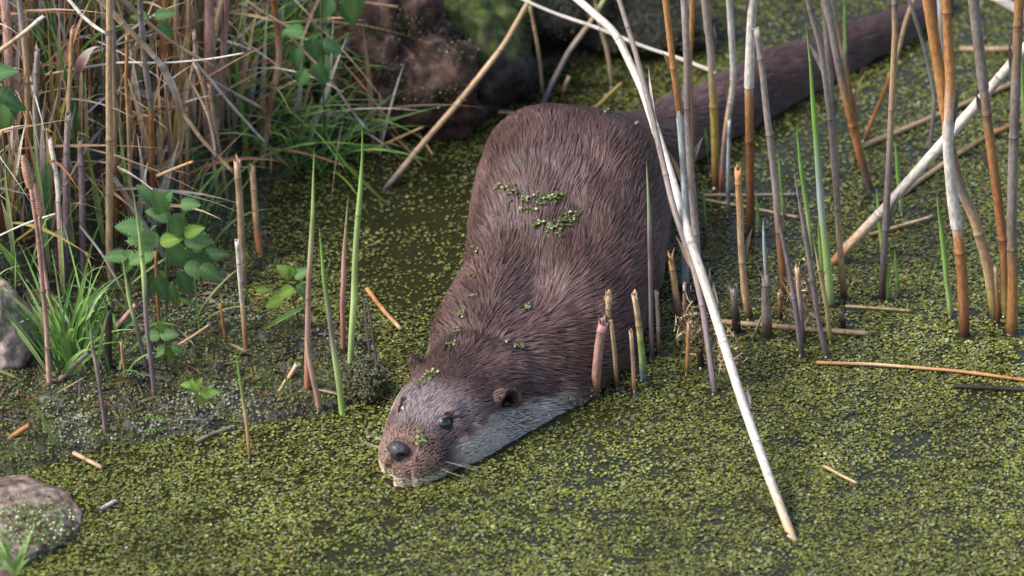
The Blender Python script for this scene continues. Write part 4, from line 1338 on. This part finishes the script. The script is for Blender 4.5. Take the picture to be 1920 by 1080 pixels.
nettle('little nettle in front of the largest nettle', (312, 690), [(305, 622, 100, 30, 1), (300, 628, 10, 38, 0), (300, 630, 170, 34, 0), (312, 650, -75, 42, 1), (312, 650, -140, 36, 0), (320, 650, -20, 32, 0)])
nettle('bright young nettle sprig on the mossy mat', (372, 770), [(372, 735, 120, 34, 1), (376, 738, 20, 38, 1), (370, 742, -60, 30, 1), (364, 728, 60, 30, 1), (360, 722, 170, 24, 1)])
nettle('dark nettle with large leaves at the left edge', (20, 430), [(-10, 170, -30, 70, 2), (-5, 185, -70, 80, 2), (5, 195, -95, 70, 0), (-20, 140, 20, 60, 2), (15, 190, -20, 42, 2)], fwd_=.05)
nettle('nettle among the pinkish reeds at the top', (300, 240), [(290, 30, 20, 45, 2), (280, 35, 160, 40, 2), (295, 45, -40, 50, 0), (270, 20, -110, 40, 2)], fwd_=.05)
nettle('blurred nettle with big leaves above the grass', (610, 300), [(640, 0, -60, 75, 2), (660, -15, -80, 75, 0), (620, -5, -110, 60, 2), (585, 70, -80, 62, 2), (600, 80, -20, 55, 2), (560, 90, -100, 55, 2), (590, 120, -60, 60, 2), (570, 60, 170, 45, 2), (610, 100, -95, 60, 2), (575, 130, -120, 50, 2)], fwd_=.08)
lf = link('floating_leaf', LEAVES[1]); q = on_z(258, 800, .006)
lf.location = q; lf.rotation_euler = (R(8), R(-6), R(8)); lf.scale = (.036, .040, .02)
tag(lf, 'bright green toothed leaf lying at the bank edge', 'leaf')


# ------------------------------------------------------------------ rocks
def rock(name, label, px, py, rx, ry, rz, col1, col2, seed, sink=.3, mossy=0.0, amp=.18):
    V_, F_ = sphere(96, 64)
    nn = fbm(V_[:, 0] * 1.3 + seed, V_[:, 1] * 1.3, V_[:, 2] * 1.3 + seed, 5)
    ang = np.abs(fbm(V_[:, 0] * 2.2 + seed, V_[:, 1] * 2.2 + 5, V_[:, 2] * 2.2, 3))
    rr_ = 1 + amp * nn - amp * .7 * ang
    W_ = V_ * rr_[:, None] * np.array([rx, ry, rz])
    p = on_land(px, py)
    W_ = W_ + p + np.array([0, 0, rz * (1 - 2 * sink) * .5])
    n3 = fbm(V_[:, 0] * 6 + seed, V_[:, 1] * 6, V_[:, 2] * 6, 4)
    C = np.array(col1) + (np.array(col2) - np.array(col1)) * sstep(-.4, .6, n3)[:, None]
    if mossy:
        km = sstep(.1, .7, V_[:, 2] + n3 * .5) * mossy
        C = C + (np.array([.06, .085, .012]) - C) * km[:, None]
    o = link(name, np_mesh(name, W_, F_, M_ROCK, C))
    tag(o, label, 'rock')
    return o


red_rock = rock('boulder', 'reddish brown wet boulder at the waterline, top centre left', 770, 190, .085, .09, .115, (.042, .022, .017), (.105, .055, .042), 2.0, sink=.25, amp=.26)
rock('boulder', 'dark boulder with moss right of the reddish boulder', 890, 150, .065, .08, .09, (.035, .024, .026), (.07, .055, .06), 5.5, sink=.25, mossy=.9)
rock('boulder', 'grey violet stone left behind the reddish boulder', 705, 150, .05, .06, .12, (.06, .05, .055), (.13, .11, .12), 8.5, sink=.25, mossy=.4)
rock('rock', 'pinkish grey stone half hidden by grass at the left edge', -5, 655, .040, .05, .062, (.30, .22, .19), (.45, .36, .32), 11.0, sink=.2, amp=.12, mossy=.35)
low_rock = rock('rock', 'flat grey brown rock rising from the water at the bottom left', 5, 985, .078, .085, .017, (.26, .20, .17), (.10, .068, .048), 14.0, sink=.46, amp=.12)

# ------------------------------------------------------------------ small flat things: duckweed, moss flakes
def flakes(P, size, nrm_tilt, cols_, aspect=(.7, 1.0), sides=5, cup=.15):
    n_ = len(P)
    th = rng.uniform(0, 2 * math.pi, n_)
    ti = rng.normal(0, nrm_tilt, (n_, 2))
    nz_ = np.stack([ti[:, 0], ti[:, 1], np.ones(n_)], 1); nz_ /= np.linalg.norm(nz_, axis=1, keepdims=True)
    e1 = np.stack([np.cos(th), np.sin(th), np.zeros(n_)], 1)
    e1 -= nz_ * np.sum(e1 * nz_, 1, keepdims=True); e1 /= np.linalg.norm(e1, axis=1, keepdims=True)
    e2 = np.cross(nz_, e1)
    asp = rng.uniform(*aspect, n_)
    a = np.linspace(0, 2 * math.pi, sides, endpoint=False)
    V_ = (P[:, None] + e1[:, None] * (np.cos(a)[None, :, None] * size[:, None, None]) + e2[:, None] * (np.sin(a)[None, :, None] * (size * asp)[:, None, None]))
    V_ = V_ + nz_[:, None] * (cup * size[:, None, None] * np.cos(2 * a)[None, :, None])
    F_ = np.arange(n_ * sides).reshape(n_, sides)
    C = np.repeat(cols_, sides, 0)
    return V_.reshape(-1, 3), F_, C


def weed_cols(x, y, n_):
    pal = np.array([(.135, .150, .020), (.185, .195, .036), (.080, .088, .018), (.240, .250, .085), (.120, .085, .030), (.17, .20, .095), (.045, .045, .016)])  # the grey-green entry paints pale sky sheen into some frond colours
    pr = np.array([.23, .19, .18, .09, .09, .14, .08])
    c_ = pal[rng.choice(len(pal), n_, p=pr)]
    v = fbm(x * 9, y * 9, 1.5, 3)
    return c_ * (1 + .42 * v)[:, None] * rng.uniform(.6, 1.45, n_)[:, None]


# otter footprint on the water (so no duckweed grows through it)
NB = 860000
bx = rng.uniform(-1.0, 1.0, NB); by = rng.uniform(-.85, 1.15, NB)
qx, qy = to_px(np.stack([bx, by, np.zeros(NB)], 1))


def patch(cx_, cy_, sx_, sy_):
    return np.exp(-(((qx - cx_) / sx_) ** 2 + ((qy - cy_) / sy_) ** 2))


dens = np.ones(NB)
inv = (qx > -250) & (qx < 2170) & (qy > -160) & (qy < 1260)
dens *= np.where(inv, 1, .30)
dens *= 1 - .90 * np.clip(1.15 * patch(760, 370, 200, 170) + patch(800, 530, 110, 60) + patch(950, 170, 200, 60), 0, 1) * (.75 + .25 * sstep(-.4, .4, fbm(bx * 16, by * 30, 12.0, 3)))
dens *= 1 - .68 * np.clip(patch(1400, 420, 150, 130) + patch(1480, 250, 170, 70) + patch(1500, 40, 300, 60) + patch(1700, 150, 160, 90) + patch(1520, 300, 60, 80), 0, 1)
for (cx_, cy_, sx_, sy_, k_) in [(1720, 835, 60, 14, .7), (1110, 800, 60, 40, .6), (1150, 875, 120, 20, .7), (1110, 850, 50, 30, .5), (1010, 1012, 50, 12, .8), (700, 1060, 60, 12, .7), (905, 1040, 60, 10, .6),
                                 (390, 872, 30, 7, .8), (1660, 845, 40, 8, .7), (1800, 820, 60, 12, .5), (1490, 985, 40, 15, .5), (1000, 905, 90, 12, .35), (1580, 920, 90, 10, .4),
                                 (960, 860, 60, 10, .6), (1750, 965, 40, 8, .6), (620, 1040, 90, 20, .4), (1300, 1020, 200, 14, .35), (850, 960, 120, 14, .25), (1210, 950, 150, 12, .3)]:
    dens *= 1 - k_ * patch(cx_, cy_, sx_, sy_)
hole = fbm(bx * 34, by * 60, 7.0, 3)
dens *= np.where(hole < -.5, .3, 1)
dw = fbm(bx * 6, by * 6, 4.0, 2)
dens *= 1 - .25 * sstep(.1, .8, dw)
ld = land_d(bx, by)
dens *= (ld < 0.01)
keep = rng.random(NB) < dens
# keep clear of the otter body at the water line
otf = np.zeros(NB, bool)
sB = B[::3]
half = sB[:, 2] * np.sqrt(np.clip(1 - (sB[:, 5] / np.maximum(sB[:, 5] - sB[:, 4], .001)) ** 2, .2, 1))
kdb = KDTree(len(sB))
for i, r_ in enumerate(sB):
    kdb.insert((r_[0], r_[1], 0), i)
kdb.balance()
uB = (bx - H0[0]) * HA[0] + (by - H0[1]) * HA[1]; wB = (bx - H0[0]) * HP[0] + (by - H0[1]) * HP[1]
side_m = .011 * (wB > 0) * sstep(-.10, -.05, uB) * sstep(.105, .085, uB)
near = (bx > -.25) & (bx < .6) & (by > -.45) & (by < .65) & keep
for i in np.nonzero(near)[0]:
    _, j, dd = kdb.find((bx[i], by[i], 0))
    if dd < half[j] + .0015 + .006 * (hole[i] > -.1) or (dd < half[j] + side_m[i] and rng.random() < .8): otf[i] = True
# open water beside the stems
kdr = KDTree(len(BASES))
for i, b3 in enumerate(BASES): kdr.insert((b3[0], b3[1], 0), i)
kdr.balance()
nb = np.zeros(NB, bool)
for i in np.nonzero(keep & inv)[0]:
    _, j, dd = kdr.find((bx[i], by[i], 0))
    if dd < BASES[j][2] * 1.5 + .002 and rng.random() < .9: nb[i] = True
keep &= ~otf & ~nb
x1, y1 = bx[keep], by[keep]
n1 = len(x1)
P = np.stack([x1, y1, .0006 + .0016 * rng.random(n1) ** 2], 1)
size = rng.uniform(.0009, .0021, n1) * rng.choice([1, 1, 1, 1.3], n1)
V_, F_, C_ = flakes(P, size, .13, weed_cols(x1, y1, n1), sides=5)
tag(link('duckweed', np_mesh('duckweed', V_, F_, M_WEED, C_, smooth=False)), 'thick green duckweed covering the still pond water', 'duckweed', kind='stuff')

# the water climbing up each stem
Vm, Fm, km = [], [], 0
for (x_b, y_b, r_b) in BASES:
    prof = [(.7, .0030), (1.02, .0027), (1.25, .0014), (1.6, .0006), (2.2, .0002), (3.0, -.0002)]
    a = np.linspace(0, 2 * math.pi, 16, endpoint=False)
    jit = 1 + .12 * np.sin(a * 2 + rng.uniform(0, 6))
    ring = np.stack([np.stack([x_b + np.cos(a) * r_b * q * (jit if q > 1.1 else 1), y_b + np.sin(a) * r_b * q * (jit if q > 1.1 else 1), np.full(16, z_b)], 1) for q, z_b in prof]).reshape(-1, 3)
    id_ = np.arange(96).reshape(6, 16); ir = np.roll(id_, -1, 1)
    Vm.append(ring); Fm.append(np.stack([id_[:-1].ravel(), id_[1:].ravel(), ir[1:].ravel(), ir[:-1].ravel()], 1) + km); km += 96
tag(link('water_rims', np_mesh('water_rims', np.vstack(Vm), np.vstack(Fm), M_WATER)), 'glinting water drawn up round the feet of the reeds', 'water', kind='stuff')

# moss and litter flakes on the mud
n2 = 230000
x2 = rng.uniform(-.75, .30, n2); y2 = rng.uniform(-.50, 1.0, n2)
l2 = land_d(x2, y2)
k = (l2 > -.006) & (rng.random(n2) < np.where(l2 < .25, 1, .35))
x2, y2 = x2[k], y2[k]; n2 = len(x2)
z2 = height(x2, y2)
pal = np.array([(.085, .110, .020), (.13, .16, .035), (.17, .19, .12), (.07, .065, .022), (.24, .25, .20), (.13, .095, .05)])
mix = fbm(x2 * 18, y2 * 18, 2.2, 3)
ci = np.where(mix > .25, rng.choice([2, 4, 2, 1, 0], n2), rng.choice([0, 1, 3, 0, 5, 3, 1], n2))
cm = pal[ci] * rng.uniform(.6, 1.3, n2)[:, None]
P = np.stack([x2, y2, z2 + .0005 + .004 * rng.random(n2) ** 2], 1)
V_, F_, C_ = flakes(P, rng.uniform(.0008, .0022, n2), .55, cm, sides=4)
tag(link('moss', np_mesh('moss', V_, F_, M_FLAKE, C_, smooth=False)), 'grey green moss and leaf crumbs over the muddy bank', 'moss', kind='stuff')


def mound(name, label, cat, ctr, r_, n_, colsel, size_=(.001, .002), tilt=.7):
    """a rounded hummock with a coat of small leafy flakes"""
    V0, F0 = sphere(28, 18)
    V0 = V0 * (1 + .2 * fbm(V0[:, 0] * 2 + ctr[0] * 50, V0[:, 1] * 2, V0[:, 2] * 2, 3))[:, None] * np.array(r_) + ctr
    d = rng.normal(0, 1, (n_, 3)); d[:, 2] = np.abs(d[:, 2]) * .9 - .15
    d /= np.linalg.norm(d, axis=1, keepdims=True)
    k_ = 1 + .22 * fbm(d[:, 0] * 2 + ctr[0] * 50, d[:, 1] * 2, d[:, 2] * 2, 4)
    P_ = d * (k_ * rng.uniform(.95, 1.16, n_))[:, None] * np.array(r_) + ctr
    cc_ = np.array([colsel[i] for i in rng.integers(0, len(colsel), n_)]) * rng.uniform(.5, 1.4, n_)[:, None]
    V1, F1, C1 = flakes(P_, rng.uniform(*size_, n_), tilt, cc_, sides=4)
    o = link(name, np_mesh(name, V0, F0, M_MUD, np.repeat(np.array([[.02, .02, .008]]), len(V0), 0)))
    tag(o, label, cat)
    m = link('moss_leaves', np_mesh('moss_leaves', V1, F1, M_FLAKE, C1, smooth=False), o)
    m['kind'] = 'stuff'
    return o


MG = [(.15, .23, .012), (.10, .15, .012), (.24, .30, .03)]
MD = [(.11, .13, .05), (.14, .15, .09), (.06, .07, .02), (.16, .12, .06)]
mound('moss_hummock', 'dark mossy hummock around the foot of the bud tipped shoot', 'moss', on_z(682, 735) + np.array([0, 0, .006]), (.020, .022, .026), 2600, MD)
mound('moss_hummock', 'bright green moss cushion on the rocks at the top centre', 'moss', on_land(900, 85) + np.array([0, 0, .045]), (.055, .05, .04), 6000, MG)
mound('moss_hummock', 'brown green moss patch on the back bank', 'moss', on_land(1180, 60) + np.array([0, 0, .01]), (.09, .05, .03), 4000, [(.05, .06, .02), (.04, .03, .02)])
mound('moss_hummock', 'dark leafy clod above the boulders', 'moss', on_land(1020, 40) + np.array([0, 0, .02]), (.07, .05, .05), 4000, [(.035, .045, .015), (.05, .03, .02), (.08, .08, .05)])


def husk(label, px, py, n_, r_):
    """a ragged bundle of straw flakes hung on a stalk"""
    c0 = on_y(px, py, on_z(px, py + 60)[1] - .004)
    Vs, Fs, Cs, k0 = [], [], [], 0
    for i in range(n_ * 6):
        o = c0 + rng.normal(0, 1, 3) * np.array([.42, .35, .85]) * r_
        d = rng.normal(0, 1, 3) + np.array([0, 0, .8]); d /= np.linalg.norm(d)
        V1, F1, C1 = ribbon_frays(o, d, r_ * .10, np.array((.36, .26, .15)) * rng.uniform(.3, 1.5), 1, L=r_ * rng.uniform(.3, .9), spread=.3)
        Vs.append(V1); Fs.append(F1 + k0); Cs.append(C1); k0 += len(V1)
    o = link('reed_husk', np_mesh('reed_husk', np.vstack(Vs), np.vstack(Fs), M_FLAKE, np.vstack(Cs), smooth=False))
    tag(o, label, 'husk')


husk('ragged tan husk caught on the orange stalk by the pale leaning reed', 1296, 610, 44, .016)
husk('ragged brown husk bundle on the stalk at mid right', 1502, 560, 54, .021)
husk('loose brown husk at the water right of the pale leaning reed', 1362, 655, 34, .015)


# duckweed carried by the otter
def clump(label, pts_, n_, spread, size_=(.0012, .0024), bv=None, pal_=None):
    Ps, Ns = [], []
    for i in range(n_):
        a, b2 = pts_[rng.integers(len(pts_))]
        dd_ = Vector(ray(a + rng.normal(0, spread), b2 + rng.normal(0, spread * .55))).normalized()
        h = (bv or BVH).ray_cast(Vector(CAM), dd_)[:2]
        if h[0] is None: continue
        if h[1].dot(dd_) > 0: h = (h[0], -h[1])
        Ps.append(np.array(h[0]) + np.array(h[1]) * (.0030 + .0020 * rng.random()))
        Ns.append(np.array(h[1]))
    P_ = np.array(Ps)
    pal_ = pal_ if pal_ is not None else np.array([(.12, .19, .03), (.22, .28, .10), (.08, .12, .02), (.45, .50, .38), (.2, .13, .05)])
    C0 = pal_[rng.choice(5, len(P_), p=[.35, .25, .2, .12, .08])] * rng.uniform(.7, 1.3, len(P_))[:, None]
    V_, F_, C_ = flakes(P_, rng.uniform(*size_, len(P_)), .45, C0, sides=6, cup=.35)
    # lay along the skin
    o = link('duckweed_clump', np_mesh('duckweed_clump', V_, F_, M_WEED, C_, smooth=False))
    tag(o, label, 'duckweed clump' if 'duckweed' in label or 'speck' in label else 'moss', kind='stuff' if n_ < 100 else None)
    return o


clump('larger duckweed clump stuck on the middle of the otter back', [(945, 352), (965, 362), (985, 375), (1000, 372), (1020, 378), (1040, 368), (990, 390)], 130, 9)
clump('smaller duckweed clump on the otter back, lower right of the larger one', [(1082, 402), (1065, 414), (1050, 420), (1035, 428), (1045, 440), (1010, 422)], 85, 7)
clump('white and green duckweed specks between the otter shoulders', [(988, 582), (990, 578)], 20, 3.2, (.0011, .0020))
clump('duckweed specks on top of the otter neck', [(950, 645), (965, 652), (975, 655)], 18, 3)
clump('duckweed on the otter forehead by the far ear', [(785, 725), (805, 712), (815, 705)], 26, 6)
clump('duckweed beside the otter nose', [(785, 815), (790, 825), (780, 828)], 18, 5)
clump('green specks on the otter rump by the tail', [(1135, 212), (1188, 236), (1165, 210)], 18, 4)

bvr = BVHTree.FromPolygons([tuple(v.co) for v in low_rock.data.vertices], [tuple(p.vertices) for p in low_rock.data.polygons])
clump('duckweed and moss crumbs left on the flat rock at the bottom left', [(60, 960), (90, 985), (40, 1000), (20, 1020), (100, 1005), (70, 1020), (30, 970), (110, 960)], 620, 22, (.0010, .0022), bvr)

bvr = BVHTree.FromPolygons([tuple(v.co) for v in red_rock.data.vertices], [tuple(p.vertices) for p in red_rock.data.polygons])
o_ = clump('moss and lichen scraps grown on the reddish boulder', [(700, 60), (720, 130), (760, 40), (830, 60), (860, 100), (690, 200), (850, 170), (780, 190)], 1000, 24, (.0008, .0020), bvr, np.array([(.05, .065, .015), (.07, .09, .02), (.035, .03, .02), (.09, .08, .07), (.05, .025, .015)]))

clump('line of duckweed specks stuck along the otter throat at the waterline', [(905, 862), (935, 848), (965, 833), (1000, 812), (1030, 795), (1055, 775), (1085, 750), (1110, 735), (880, 872)], 90, 9, (.0009, .0019))
clump('duckweed specks on the otter left side where it leaves the water', [(890, 520), (884, 560), (868, 590), (856, 620), (846, 650), (896, 470)], 60, 6, (.0009, .0019))
